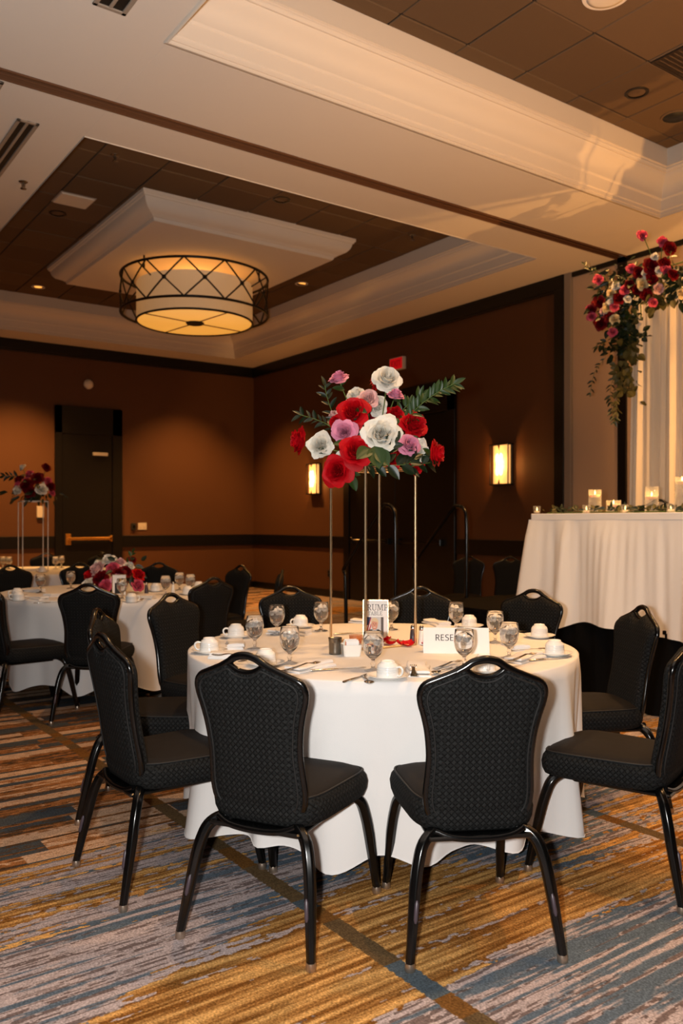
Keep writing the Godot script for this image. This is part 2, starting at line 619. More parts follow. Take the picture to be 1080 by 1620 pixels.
func make_chair(label: String, at: Vector3, turn: float, group: String) -> Node3D:
	var t := thing("banquet_chair", label, "chair", at, turn, group)
	var st := begin()
	grid(st, [seat_ring(0.05, 0.372), seat_ring(0.022, 0.374), seat_ring(0.008, 0.384), seat_ring(0.0, 0.405), seat_ring(-0.003, 0.43), seat_ring(0.002, 0.452), seat_ring(0.012, 0.466), seat_ring(0.035, 0.476), seat_ring(0.09, 0.484), seat_ring(0.16, 0.488)])
	var seat := put("seat", done(st), M.fabric, t)
	st = begin()
	grid(st, [seat_ring(0.016, 0.464), seat_ring(0.022, 0.474), seat_ring(0.05, 0.483), seat_ring(0.1, 0.489), seat_ring(0.17, 0.492)], true, false, true)
	put("seat_top", done(st), M.seat_fabric, seat)
	st = begin()
	tube(st, seat_ring(0.013, 0.469), 0.0035, 6, true)
	put("piping", done(st), M.piping, seat)
	st = begin()
	box(st, Vector3(0, 0.366, 0.05), Vector3(0.33, 0.014, 0.36), 0.005)
	tube(st, smooth_path([Vector3(-0.14, 0.385, 0.205), Vector3(-0.09, 0.368, 0.218), Vector3(0, 0.362, 0.222), Vector3(0.09, 0.368, 0.218), Vector3(0.14, 0.385, 0.205)], 4), 0.012, 8)
	put("seat_pan", done(st), M.black, t)
	var o := back_outline()
	st = begin()
	grid(st, [outline_ring(o, 0.5, -0.036), outline_ring(o, 0.8, -0.034), outline_ring(o, 0.93, -0.028), outline_ring(o, 0.985, -0.016), outline_ring(o, 0.995, 0.0), outline_ring(o, 0.99, 0.010), outline_ring(o, 0.965, 0.016), outline_ring(o, 0.90, 0.0185), outline_ring(o, 0.885, 0.0165), outline_ring(o, 0.86, 0.0205), outline_ring(o, 0.7, 0.026), outline_ring(o, 0.4, 0.029)])
	var back := put("backrest", done(st), M.fabric, t)
	st = begin()
	tube(st, outline_ring(o, 0.905, 0.0195), 0.0032, 6, true, Vector3(0, 0, 1))
	put("piping", done(st), M.piping, back)
	st = begin()
	tube(st, outline_ring(o, 1.0, 0.004), 0.0115, 8, true, Vector3(0, 0, 1))
	var fr := put("back_frame", done(st), M.black, t)
	st = begin()
	var arc := PackedVector3Array()
	for q in smooth_path([Vector3(-0.088, 0.886, 0), Vector3(-0.064, 0.899, 0), Vector3(-0.036, 0.917, 0), Vector3(0, 0.924, 0), Vector3(0.036, 0.917, 0), Vector3(0.064, 0.899, 0), Vector3(0.088, 0.886, 0)], 4):
		arc.append(back_point(q.x, q.y, 0.004))
	tube(st, arc, 0.0125, 10, false, Vector3(0, 0, 1))
	put("handle", done(st), M.black, fr)
	for s in [-1.0, 1.0]:
		for rear in [true, false]:
			var path: PackedVector3Array
			var foot: Vector3
			if rear:
				foot = Vector3(s * 0.236, 0.02, 0.285)
				path = smooth_path([Vector3(s * 0.085, 0.380, 0.155), Vector3(s * 0.135, 0.378, 0.182), Vector3(s * 0.178, 0.350, 0.208), Vector3(s * 0.200, 0.290, 0.228), Vector3(s * 0.212, 0.22, 0.243)], 5)
			else:
				foot = Vector3(s * 0.214, 0.02, -0.285)
				path = smooth_path([Vector3(s * 0.10, 0.382, -0.14), Vector3(s * 0.15, 0.378, -0.175), Vector3(s * 0.183, 0.350, -0.205), Vector3(s * 0.196, 0.290, -0.226), Vector3(s * 0.203, 0.22, -0.243)], 5)
			path.append(foot)
			var rad := []
			for i in path.size(): rad.append(0.0185 if i < path.size() - 1 else 0.0135)
			st = begin()
			tube(st, path, rad, 24, false, Vector3(1, 0, 0), 0.07)
			var leg := put("leg", done(st), M.black, t)
			st = begin()
			lathe(st, [[0.0155, 0.0], [0.0165, 0.004], [0.0165, 0.016], [0.0145, 0.024]], 14, Vector3(foot.x, 0, foot.z))
			put("glide", done(st), M.glide, leg)
			if rear:
				st = begin()
				var c: Vector3 = path[path.size() - 2].lerp(foot, 0.10)
				var dirn: Vector3 = (foot - path[path.size() - 2]).normalized()
				tube(st, PackedVector3Array([c, c + dirn * 0.01, c + dirn * 0.055, c + dirn * 0.065]), [0.003, 0.0065, 0.0065, 0.003], 10, false, Vector3(1, 0, 0))
				var bm := put("bumper", done(st), M.bumper, leg)
				bm.position = Vector3(-s * 0.004, 0, 0.018)
	return t

# ------------------------------------------------------------------ table ware

var proto := {}

func ware(kind: String, maker: Callable, label: String, category: String, at: Vector3, turn: float, group: String) -> Node3D:
	if not proto.has(kind):
		var o := thing(kind, label, category, at, turn, group)
		maker.call(o)
		proto[kind] = o
		return o
	var c := copy(proto[kind], label, at, turn)
	if group: c.set_meta("group", group)
	elif c.has_meta("group"): c.remove_meta("group")
	return c

func fill_goblet(t: Node3D) -> void:
	var st := begin()
	lathe(st, [[0.0, 0.0], [0.034, 0.0], [0.0355, 0.0015], [0.034, 0.0035], [0.018, 0.0065], [0.008, 0.012], [0.0065, 0.02], [0.0105, 0.028], [0.0065, 0.036], [0.008, 0.044], [0.018, 0.052], [0.030, 0.064], [0.0375, 0.082], [0.0405, 0.104], [0.0395, 0.126], [0.0365, 0.149], [0.0357, 0.151], [0.0348, 0.149], [0.0375, 0.126], [0.0385, 0.104], [0.0355, 0.083], [0.028, 0.067], [0.015, 0.056], [0.0, 0.053]], 28)
	put("bowl", done(st), M.glass, t)
	st = begin()
	lathe(st, [[0.0, 0.0536], [0.0146, 0.0566], [0.0275, 0.0676], [0.0350, 0.0834], [0.0380, 0.104], [0.0372, 0.1225], [0.0, 0.1225]], 24)
	put("water", done(st), M.water, t)
	var r := RandomNumberGenerator.new()
	r.seed = 8
	st = begin()
	for i in 13:
		var a := TAU * i / 6.0 + r.randf()
		var d := 0.020 if i < 10 else 0.006
		var b := Basis.from_euler(Vector3(r.randf() * 3, r.randf() * 3, r.randf() * 3))
		box(st, Vector3(cos(a) * d, (0.106 if i < 5 else 0.118) + 0.012 * r.randf(), sin(a) * d), Vector3(0.017, 0.015, 0.019), 0.004, b)
	put("ice", done(st), M.ice, t)
	# beads of condensation on the outside of the bowl
	st = begin()
	for i in 46:
		var a := r.randf() * TAU
		var y := r.randf_range(0.066, 0.122)
		var rad := lerpf(0.0315, 0.0405, clampf((y - 0.064) / 0.035, 0.0, 1.0))
		var c := Vector3(cos(a) * rad, y, sin(a) * rad)
		lathe(st, [[0.0, -0.0012], [0.0011, 0.0], [0.0, 0.0012]], 6, c)
	var b2 := put("condensation", done(st), M.frost, t)
	b2.set_meta("kind", "stuff")

func fill_cup(t: Node3D) -> void:
	# turned upside down: rim on the saucer, foot on top
	var st := begin()
	lathe(st, [[0.0, 0.060], [0.022, 0.060], [0.023, 0.064], [0.0255, 0.064], [0.0265, 0.058], [0.034, 0.053], [0.0385, 0.045], [0.0398, 0.0425], [0.0384, 0.0405], [0.0404, 0.0375], [0.0402, 0.0345], [0.0386, 0.0325], [0.0408, 0.0295], [0.0406, 0.0265], [0.0392, 0.0245], [0.0414, 0.0215], [0.0418, 0.016], [0.0422, 0.006], [0.0425, 0.0], [0.040, 0.0], [0.0395, 0.02], [0.037, 0.042], [0.025, 0.055], [0.0, 0.056]], 28)
	put("body", done(st), M.china, t)
	st = begin()
	tube(st, smooth_path([Vector3(0.039, 0.043, 0), Vector3(0.052, 0.045, 0), Vector3(0.062, 0.036, 0), Vector3(0.060, 0.022, 0), Vector3(0.050, 0.013, 0), Vector3(0.041, 0.014, 0)], 4), 0.0042, 8, false, Vector3(0, 0, 1))
	put("handle", done(st), M.china, t)

func fill_saucer(t: Node3D) -> void:
	var st := begin()
	lathe(st, [[0.0, 0.001], [0.04, 0.0], [0.044, 0.002], [0.062, 0.008], [0.077, 0.0155], [0.0778, 0.0168], [0.0765, 0.0172], [0.060, 0.0105], [0.048, 0.0065], [0.0, 0.006]], 36)
	put("dish", done(st), M.china, t)
	st = begin()
	var p := PackedVector3Array()
	for i in 36: p.append(Vector3(cos(TAU * i / 36) * 0.049, 0.0066, sin(TAU * i / 36) * 0.049))
	tube(st, p, 0.001, 6, true)
	put("well_rim", done(st), M.china, t)

func fill_fork(t: Node3D) -> void:
	var st := begin()
	var rows := []
	for q in [[-0.10, 0.011, 0.004], [-0.097, 0.0125, 0.004], [-0.06, 0.0095, 0.005], [0.0, 0.0055, 0.010], [0.035, 0.006, 0.014], [0.05, 0.0125, 0.0125], [0.062, 0.0135, 0.010]]:
		var h := 0.0014
		rows.append(PackedVector3Array([Vector3(q[1], q[2] + h, q[0]), Vector3(-q[1], q[2] + h, q[0]), Vector3(-q[1], q[2], q[0]), Vector3(q[1], q[2], q[0])]))
	grid(st, rows, true, true, true, false)
	put("handle", done(st), M.steel, t)
	for i in 4:
		st = begin()
		var x := -0.0108 + i * 0.0072
		tube(st, PackedVector3Array([Vector3(x, 0.0106, 0.06), Vector3(x, 0.0085, 0.08), Vector3(x, 0.0105, 0.098), Vector3(x, 0.012, 0.104)]), [0.0022, 0.002, 0.0017, 0.0008], 6)
		put("tine", done(st), M.steel, t)

func fill_knife(t: Node3D) -> void:
	var st := begin()
	tube(st, PackedVector3Array([Vector3(0, 0.005, -0.115), Vector3(0, 0.005, -0.11), Vector3(0, 0.005, -0.03), Vector3(0, 0.005, 0.0)]), [0.005, 0.0075, 0.0065, 0.004], 10, false, Vector3.UP, 0.0, 0.55)
	put("handle", done(st), M.steel, t)
	st = begin()
	var rows := []
	for q in [[-0.002, 0.003, -0.003], [0.03, 0.009, -0.005], [0.08, 0.010, -0.006], [0.105, 0.006, -0.006], [0.115, -0.002, -0.006]]:
		rows.append(PackedVector3Array([Vector3(q[1], 0.0052, q[0]), Vector3(q[2], 0.0062, q[0]), Vector3(q[2], 0.0042, q[0]), Vector3(q[1], 0.0048, q[0])]))
	grid(st, rows, true, true, true, false)
	put("blade", done(st), M.steel, t)

func fill_spoon(t: Node3D) -> void:
	var st := begin()
	tube(st, PackedVector3Array([Vector3(0, 0.004, -0.09), Vector3(0, 0.004, -0.085), Vector3(0, 0.006, -0.04), Vector3(0, 0.010, 0.02), Vector3(0, 0.010, 0.045)]), [0.006, 0.008, 0.005, 0.003, 0.004], 8, false, Vector3.UP, 0.0, 0.35)
	put("handle", done(st), M.steel, t)
	st = begin()
	var rows := []
	for i in 6:
		var k := i / 5.0
		var r := PackedVector3Array()
		for j in 16:
			var a := TAU * j / 16
			r.append(Vector3(cos(a) * 0.0175 * k, 0.0025 + 0.008 * k * k, 0.063 + sin(a) * 0.025 * k))
		rows.append(r)
	for i in range(5, -1, -1):
		var r := PackedVector3Array()
		for q in rows[i]: r.append(q + Vector3(0, 0.0012, 0))
		rows.append(r)
	grid(st, rows, true, true, true, true)
	put("spoon_bowl", done(st), M.steel, t)

func fold_mesh(l: float, w: float, h: float, sd: int) -> ArrayMesh:
	# a linen square folded to a strip: rounded fold along one long side, soft sag
	var r := RandomNumberGenerator.new()
	r.seed = sd
	var ph := r.randf() * 6.0
	var st := begin()
	var rows := []
	for i in 15:
		var k := i / 14.0
		var z := (k - 0.5) * l
		var lift := h * (0.85 + 0.3 * sin(k * 5.0 + ph))
		var wv := 0.004 * sin(k * 7.0 + ph)
		var row := PackedVector3Array()
		for q in [[-0.5, 0.0], [0.5, 0.0], [0.515, 0.25], [0.505, 0.5], [0.46, 0.52], [0.50, 0.58], [0.49, 0.9], [0.40, 1.02], [0.1, 1.1], [-0.2, 1.08], [-0.42, 1.0], [-0.5, 0.75], [-0.525, 0.4]]:
			row.append(Vector3(q[0] * w + wv, q[1] * lift, z + 0.004 * sin(q[0] * 6.0 + ph)))
		rows.append(row)
	grid(st, rows)
	return done(st)

func fill_napkin(t: Node3D) -> void:
	put("lower_fold", fold_mesh(0.225, 0.085, 0.012, 2), M.linen, t)
	var u := put("upper_fold", fold_mesh(0.215, 0.074, 0.012, 5), M.linen, t)
	u.position = Vector3(0.003, 0.0125, 0.004)
	u.rotation_degrees.y = 3

func fill_votive(t: Node3D) -> void:
	var st := begin()
	lathe(st, [[0.0, 0.0], [0.026, 0.0], [0.028, 0.003], [0.031, 0.065], [0.0295, 0.065], [0.0268, 0.006], [0.0, 0.006]], 20)
	put("cup", done(st), M.pane, t)
	st = begin()
	lathe(st, [[0.0, 0.0065], [0.020, 0.0065], [0.020, 0.024], [0.0, 0.024]], 16)
	put("candle", done(st), M.wax, t)
	st = begin()
	lathe(st, [[0.0, 0.025], [0.004, 0.030], [0.0048, 0.036], [0.003, 0.046], [0.0, 0.056]], 10)
	put("flame", done(st), M.flame, t)

func cylinder_candle(label: String, at: Vector3, h: float, r: float, float_y: float) -> void:
	var t := thing("cylinder_vase", label, "candle", at)
	var st := begin()
	lathe(st, [[0.0, 0.0], [r, 0.0], [r, h], [r - 0.003, h], [r - 0.003, 0.008], [0.0, 0.008]], 28)
	put("glass_cylinder", done(st), M.pane, t)
	st = begin()
	lathe(st, [[0.0, 0.009], [r - 0.0036, 0.009], [r - 0.0036, float_y], [0.0, float_y]], 24)
	put("water", done(st), M.pane, t)
	st = begin()
	lathe(st, [[0.0, float_y + 0.001], [r * 0.62, float_y + 0.001], [r * 0.86, float_y + 0.016], [r * 0.84, float_y + 0.022], [r * 0.3, float_y + 0.018], [0.0, float_y + 0.018]], 24)
	put("floating_candle", done(st), M.wax, t)
	st = begin()
	lathe(st, [[0.0, float_y + 0.019], [0.005, float_y + 0.026], [0.006, float_y + 0.034], [0.0035, float_y + 0.046], [0.0, float_y + 0.056]], 10)
	put("flame", done(st), M.flame, t)
	var l := OmniLight3D.new()
	l.name = "flame_light"
	l.position = Vector3(0, float_y + 0.034, 0)
	l.light_color = Color(1.0, 0.72, 0.36)
	l.light_energy = 0.035
	l.light_size = 0.006
	l.omni_range = 30.0
	l.omni_attenuation = 2.0
	l.shadow_enabled = true
	t.add_child(l)

# ------------------------------------------------------------------ flowers

var rose_mesh := []
var leaf_mesh := []

func make_rose_mesh(sd: int, opened: float, ruffle: float) -> ArrayMesh:
	var r := RandomNumberGenerator.new()
	r.seed = sd
	var st := begin()
	var layers := [[2, 1.5, 0.01, 0.03, 0.54, 0.0], [3, 1.3, 0.02, 0.085, 0.55, 0.01], [4, 1.05, 0.04, 0.15, 0.54, 0.02], [5, 0.95, 0.06, 0.215, 0.51, 0.03], [5, 0.92, 0.07, 0.28, 0.46, 0.045], [6, 0.80, 0.08, 0.345, 0.38, 0.06], [6, 0.78, 0.08, 0.40, 0.27, 0.085]]
	for li in layers.size():
		var q: Array = layers[li]
		var turn := r.randf() * TAU
		for k in q[0]:
			var a0: float = turn + TAU * k / q[0] + r.randf_range(-0.15, 0.15)
			var hh: float = q[4] * r.randf_range(0.88, 1.08)
			var top: float = q[3] * lerpf(0.8, 1.08, opened) * r.randf_range(0.9, 1.1)
			var curl: float = q[5] * r.randf_range(0.8, 1.9)
			var ph := r.randf() * 6.0
			var tone := r.randf_range(0.72, 1.0)
			st.set_color(Color(tone, tone, tone))
			var rows := []
			for i in 7:
				var v := i / 6.0
				var row := PackedVector3Array()
				for j in 7:
					var u := j / 3.0 - 1.0
					var ve := v * (1.0 - 0.20 * pow(absf(u), 3.0))
					var wide: float = q[1] * (0.45 + 0.55 * sin(minf(ve * 1.9, 1.57)))
					var ang: float = a0 + u * wide
					var rad: float = lerpf(q[2], top, pow(ve, 0.5)) + 0.02 * u * u + curl * pow(maxf(0.0, ve - 0.66) / 0.34, 2.0)
					rad += ruffle * 0.045 * sin(u * 4.0 + ph) * ve + (1.0 - absf(u)) * 0.012 * pow(maxf(0.0, ve - 0.8) / 0.2, 2.0)
					var y: float = 0.03 + hh * ve - curl * 0.9 * pow(maxf(0.0, ve - 0.72) / 0.28, 2.0) + ruffle * 0.018 * sin(u * 6.0 + ph * 2.0) * ve
					row.append(Vector3(cos(ang) * rad, y, sin(ang) * rad))
				rows.append(row)
			grid(st, rows, false)
	return done(st)

func make_leaf_mesh(broad: float, bend: float) -> ArrayMesh:
	# a leaf of length 1 along +z with a folded midrib
	var st := begin()
	var rows := []
	for i in 7:
		var v := i / 6.0
		var w := broad * pow(sin(PI * pow(v, 0.8)), 0.8) + 0.004
		var y := -bend * v * v
		rows.append(PackedVector3Array([Vector3(-w, y + w * 0.30, v), Vector3(-w * 0.5, y + w * 0.1, v), Vector3(0, y - w * 0.05, v), Vector3(w * 0.5, y + w * 0.1, v), Vector3(w, y + w * 0.30, v)]))
	grid(st, rows, false)
	return done(st)

func make_flower_meshes() -> void:
	rose_mesh = [make_rose_mesh(1, 0.9, 0.6), make_rose_mesh(2, 1.0, 1.3), make_rose_mesh(3, 0.45, 0.5), make_rose_mesh(4, 0.75, 1.0)]
	leaf_mesh = [make_leaf_mesh(0.27, 0.15), make_leaf_mesh(0.19, 0.2), make_leaf_mesh(0.38, 0.1)]

func facing(dir: Vector3, roll := 0.0) -> Basis:
	var y := dir.normalized()
	var x := y.cross(Vector3(0.31, 0.17, 0.93)).normalized()
	return Basis(x, y, x.cross(y)).rotated(y, roll)

var count := {}

func next_k(t: Node, called: String) -> int:
	var key := str(t.get_instance_id()) + called
	var k: int = count.get(key, 0)
	count[key] = k + 1
	return k

func rose(t: Node3D, colour: String, at: Vector3, size: float, dir: Vector3, shape := -1) -> void:
	var called := "carnation" if colour == "dark" else "rose"
	var k := next_k(t, called)
	if shape < 0: shape = k % 4
	size *= 1.02
	var b := facing(dir, k * 1.7) * Basis.from_scale(Vector3.ONE * size)
	put_fast(called, k, rose_mesh[shape], M[colour], t, Transform3D(b, at - dir.normalized() * size * 0.28))

# a leaf points along dir and shows its upper face to the front of the arrangement, give or take its roll
func leaf(t: Node3D, at: Vector3, dir: Vector3, size: float, shape: int, m: Material, roll := 0.0) -> void:
	var z := dir.normalized()
	var y := Vector3(-0.5, 0.5, 0.7)
	y -= z * y.dot(z)
	if y.length() < 0.2: y = Vector3.UP - z * z.y
	y = y.normalized()
	var b := Basis(y.cross(z), y, z).rotated(z, roll * 0.75) * Basis.from_scale(Vector3.ONE * size)
	put_fast("leaf", next_k(t, "leaf"), leaf_mesh[shape], m, t, Transform3D(b, at))

# small leaves too many to pick apart, joined into one mesh
func foliage(t: Node3D, blobs: Array, m: Material, r: RandomNumberGenerator) -> void:
	var st := begin()
	for q in blobs:
		for i in q[2]:
			var d := Vector3(r.randfn(0, 0.5), r.randfn(0, 0.55), r.randfn(0, 0.55))
			var z := Vector3(r.randf_range(-1, 0.6), r.randf_range(-1.2, 0.6), r.randf_range(-1, 1)).normalized()
			var y := Vector3(-0.5, 0.5, 0.7) + Vector3(r.randf_range(-0.5, 0.5), r.randf_range(-0.5, 0.5), r.randf_range(-0.5, 0.5))
			y = (y - z * y.dot(z)).normalized()
			st.append_from(leaf_mesh[q[4]], 0, Transform3D(Basis(y.cross(z), y, z) * Basis.from_scale(Vector3.ONE * q[3] * r.randf_range(0.7, 1.2)), q[0] + d * q[1]))
	var o := put("foliage", st.commit(), m, t)
	o.set_meta("kind", "stuff")

func stem(t: Node3D, ctrl: Array, r := 0.0028, called := "stem") -> void:
	var st := begin()
	tube(st, smooth_path(ctrl, 4), r, 6)
	put_fast(called, next_k(t, called), done(st), M.stem, t, Transform3D())

# a twig with leaves set in pairs along it
func spray(t: Node3D, ctrl: Array, n: int, size: float, shape: int, m: Material, r: RandomNumberGenerator) -> void:
	var p := smooth_path(ctrl, 6)
	stem(t, ctrl, 0.0018, "twig")
	for i in n:
		var k := 0.15 + 0.85 * i / maxf(n - 1, 1)
		var j := mini(int(k * (p.size() - 1)), p.size() - 2)
		var along := (p[j + 1] - p[j]).normalized()
		var side := along.cross(Vector3(-0.58 + r.randf_range(-0.5, 0.5), 0.15 + r.randf_range(-0.5, 0.5), 0.81 + r.randf_range(-0.5, 0.5))).normalized() * (1.0 if i % 2 == 0 else -1.0)
		if i == n - 1: side *= 0.1
		leaf(t, p[j], along * 0.9 + side + Vector3(0, r.randf_range(-0.1, 0.3), 0), size * r.randf_range(0.75, 1.15), shape, m, r.randf_range(-0.8, 0.8))

func make_stand(label: String, at: Vector3, turn: float, m: Material, side: float, h: float) -> Node3D:
	var t := thing("flower_stand", label, "flower stand", at, turn)
	var a := side / 2
	for q in [[-a, -a], [a, -a], [a, a], [-a, a]]:
		put("post", boxes([[q[0] - 0.005, q[0] + 0.005, 0.0, h, q[1] - 0.005, q[1] + 0.005]], 0.0015), m, t)
	for y in [[h - 0.01, "top_frame"], [0.0, "base_frame"]]:
		var b: float = y[0]
		put(y[1], boxes([[-a, a, b, b + 0.01, -a - 0.005, -a + 0.005], [-a, a, b, b + 0.01, a - 0.005, a + 0.005], [-a - 0.005, -a + 0.005, b, b + 0.01, -a, a], [a - 0.005, a + 0.005, b, b + 0.01, -a, a]], 0.0015), m, t)
	var st := begin()
	lathe(st, [[0.0, h], [a * 0.99, h], [a * 1.0, h + 0.002], [a * 0.99, h + 0.004], [0.0, h + 0.004]], 36)
	put("top_plate", done(st), m, t)
	return t

# ------------------------------------------------------------------ cloth

func round_cloth(called: String, label: String, at: Vector3, r: float, lobes: Array, turn := 0.0, group := "") -> void:
	var t := thing(called, label, "tablecloth", at, turn, group)
	var st := begin()
	var n := 240
	var rows := []
	for i in 7:
		var row := PackedVector3Array()
		for j in n:
			var a := TAU * j / n
			var k := i / 6.0 * (r - 0.012)
			row.append(Vector3(cos(a) * k, TOP, sin(a) * k))
		rows.append(row)
	for i in 15:
		var v := i / 14.0
		var row := PackedVector3Array()
		for j in n:
			var a := TAU * j / n
			var fold := 0.0
			var hem := 0.14
			for q in lobes:
				var d: float = wrapf(a - q[0], -PI, PI) / q[1]
				var k := exp(-d * d * 2.2)
				fold += k * (q[3] if q.size() > 3 else 1.0)
				hem -= k * q[2]
			var pleat := 0.45 * sin(a * 17.0 + 0.6 * sin(a * 3.0)) + 0.35 * sin(a * 26.0 + 1.0) + 0.2 * sin(a * 41.0)
			var rad := r + 0.006 * minf(1.0, v * 8.0) + - v * 0.055 + 0.075 * pow(v, 1.15) * fold + pow(v, 0.8) * 0.015 * pleat * (1.0 + 2.0 * exp(-pow((a - 0.75) / 0.5, 2.0))) + pow(v, 0.6) * 0.014 * sin(a * 47.0 + sin(a * 9.0)) * exp(-pow((a - 0.75) / 0.45, 2.0))
			var y := lerpf(TOP - 0.004 - 0.012 * sqrt(v), maxf(hem, 0.03), v)
			if i == 0: rad = r
			row.append(Vector3(cos(a) * rad, y, sin(a) * rad))
		rows.append(row)
	grid(st, rows, true, false, false, true, true)
	var drop := put("linen_cloth", done(st), M.linen, t)
	st = begin()
	tube(st, rows[rows.size() - 1], 0.0022, 5, true)
	put("hem", done(st), M.linen, drop)

func round_table(label: String, at: Vector3, r: float) -> void:
	var t := thing("round_table", label, "table", at)
	var st := begin()
	lathe(st, [[0.0, TOP - 0.03], [r - 0.03, TOP - 0.03], [r - 0.02, TOP - 0.022], [r - 0.02, TOP - 0.008], [r - 0.03, TOP - 0.004], [0.0, TOP - 0.004]], 48)
	put("tabletop", done(st), M.wood, t)
	for q in [[-1, -1], [1, -1], [1, 1], [-1, 1]]:
		st = begin()
		rod(st, Vector3(q[0] * 0.36, 0.0, q[1] * 0.36), Vector3(q[0] * 0.36, TOP - 0.03, q[1] * 0.36), 0.015, 10)
		put("leg", done(st), M.black, t)

# ------------------------------------------------------------------ light fittings

func spot(parent: Node, at: Vector3, to: Vector3, angle: float, energy: float, c: Color, size: float, soft := 0.6) -> SpotLight3D:
	var l := SpotLight3D.new()
	l.name = "lamp_light"
	parent.add_child(l, true)
	var z := (at - to).normalized()
	var x := (Vector3.UP if absf(z.y) < 0.95 else Vector3(0, 0, 1)).cross(z).normalized()
	l.transform = Transform3D(Basis(x, z.cross(x), z), at)
	l.spot_angle = angle
	l.spot_angle_attenuation = soft
	l.light_energy = energy
	l.light_color = c
	l.light_size = size
	l.spot_range = 40.0
	l.spot_attenuation = 2.0
	l.shadow_enabled = true
	return l

func downlight(label: String, at: Vector3, lit: bool, energy: float, glow := true, group := "", half_angle := 52.0, tint := WARM) -> void:
	var t := thing("recessed_downlight", label, "ceiling light", at, 0.0, group)
	var st := begin()
	ring(st, [[0.078, -0.006], [0.098, -0.006], [0.102, -0.002], [0.102, 0.0], [0.078, 0.0]])
	put("trim_ring", done(st), M.molding if lit and glow else M.bronze, t)
	st = begin()
	var rows := []
	for q in [[0.078, -0.0055], [0.074, 0.03], [0.060, 0.075], [0.046, 0.10]]:
		var r := PackedVector3Array()
		for j in 24: r.append(Vector3(cos(TAU * j / 24) * q[0], q[1], sin(TAU * j / 24) * q[0]))
		rows.append(r)
	grid(st, rows, true, false, false, true)
	put("reflector", done(st), M.reflector, t)
	st = begin()
	if lit and glow: lathe(st, [[0.0, 0.0], [0.06, 0.002], [0.074, 0.008], [0.074, 0.012], [0.0, 0.012]], 24)
	else: lathe(st, [[0.0, 0.055], [0.03, 0.06], [0.046, 0.09], [0.046, 0.10], [0.0, 0.10]], 20)
	put("bulb", done(st), M.lamp if lit and glow else M.reflector, t)
	if lit:
		spot(t, Vector3(0, -0.012, 0), Vector3(0, -1, 0), half_angle, energy, tint, 0.06)

func sconce(label: String, at: Vector3, turn: float, energy: float, group := "") -> void:
	# faces local +z; wall behind at z = 0
	var t := thing("wall_sconce", label, "wall lamp", at, turn, group)
	put("back_plate", boxes([[-0.165, 0.165, -0.28, 0.28, 0.0, 0.02]]), M.bronze, t)
	put("frame", boxes([[-0.175, 0.175, 0.265, 0.285, 0.0, 0.115], [-0.175, 0.175, -0.285, -0.265, 0.0, 0.115], [-0.175, -0.160, -0.27, 0.27, 0.095, 0.112], [0.160, 0.175, -0.27, 0.27, 0.095, 0.112]], 0.003), M.bronze, t)
	for k in 2:
		var s := -1.0 if k == 0 else 1.0
		var st := begin()
		# curved panel of amber glass, bowed outward
		var rows := []
		for i in 9:
			var y := lerpf(-0.263, 0.263, i / 8.0)
			var r := PackedVector3Array()
			for j in 7:
				var u := lerpf(0.004, 0.158, j / 6.0)
				r.append(Vector3(s * u, y, 0.10 - 0.05 * pow(u / 0.158, 2.0)))
			for j in range(6, -1, -1):
				var u := lerpf(0.004, 0.158, j / 6.0)
				r.append(Vector3(s * u, y, 0.096 - 0.05 * pow(u / 0.158, 2.0)))
			rows.append(r)
		grid(st, rows)
		var pane := put("glass_panel", done(st), M.sconce_glow, t)
		for q in [0.1, -0.1]:
			st = begin()
			lathe(st, [[0.0, -0.002], [0.030, -0.001], [0.034, 0.001], [0.0, 0.004]], 20, Vector3(s * 0.035, q, 0.101), Basis(Vector3(1, 0, 0), PI / 2) * Basis.from_scale(Vector3(0.95, 1.0, 1.6)))
			put("bulb_glow", done(st), M.sconce_hot, pane)
	var st2 := begin()
	for q in [[0.263, 0.20], [-0.263, -0.20]]:
		tube(st2, PackedVector3Array([Vector3(0, q[0], 0.107), Vector3(0, q[1], 0.104)]), [0.016, 0.002], 8)
	for x in [-0.07, 0.0, 0.07]:
		tube(st2, PackedVector3Array([Vector3(x, -0.02, 0.103), Vector3(x, 0.0, 0.104), Vector3(x, 0.02, 0.103)]), [0.002, 0.006, 0.002], 8)
	put("clasp", done(st2), M.bronze, t)
	var l := OmniLight3D.new()
	l.name = "lamp_light"
	l.position = Vector3(0, 0, 0.14)
	l.light_color = Color(1.0, 0.66, 0.32)
	l.light_energy = energy
	l.light_size = 0.05
	l.omni_range = 30.0
	l.omni_attenuation = 2.0
	l.shadow_enabled = true
	t.add_child(l)

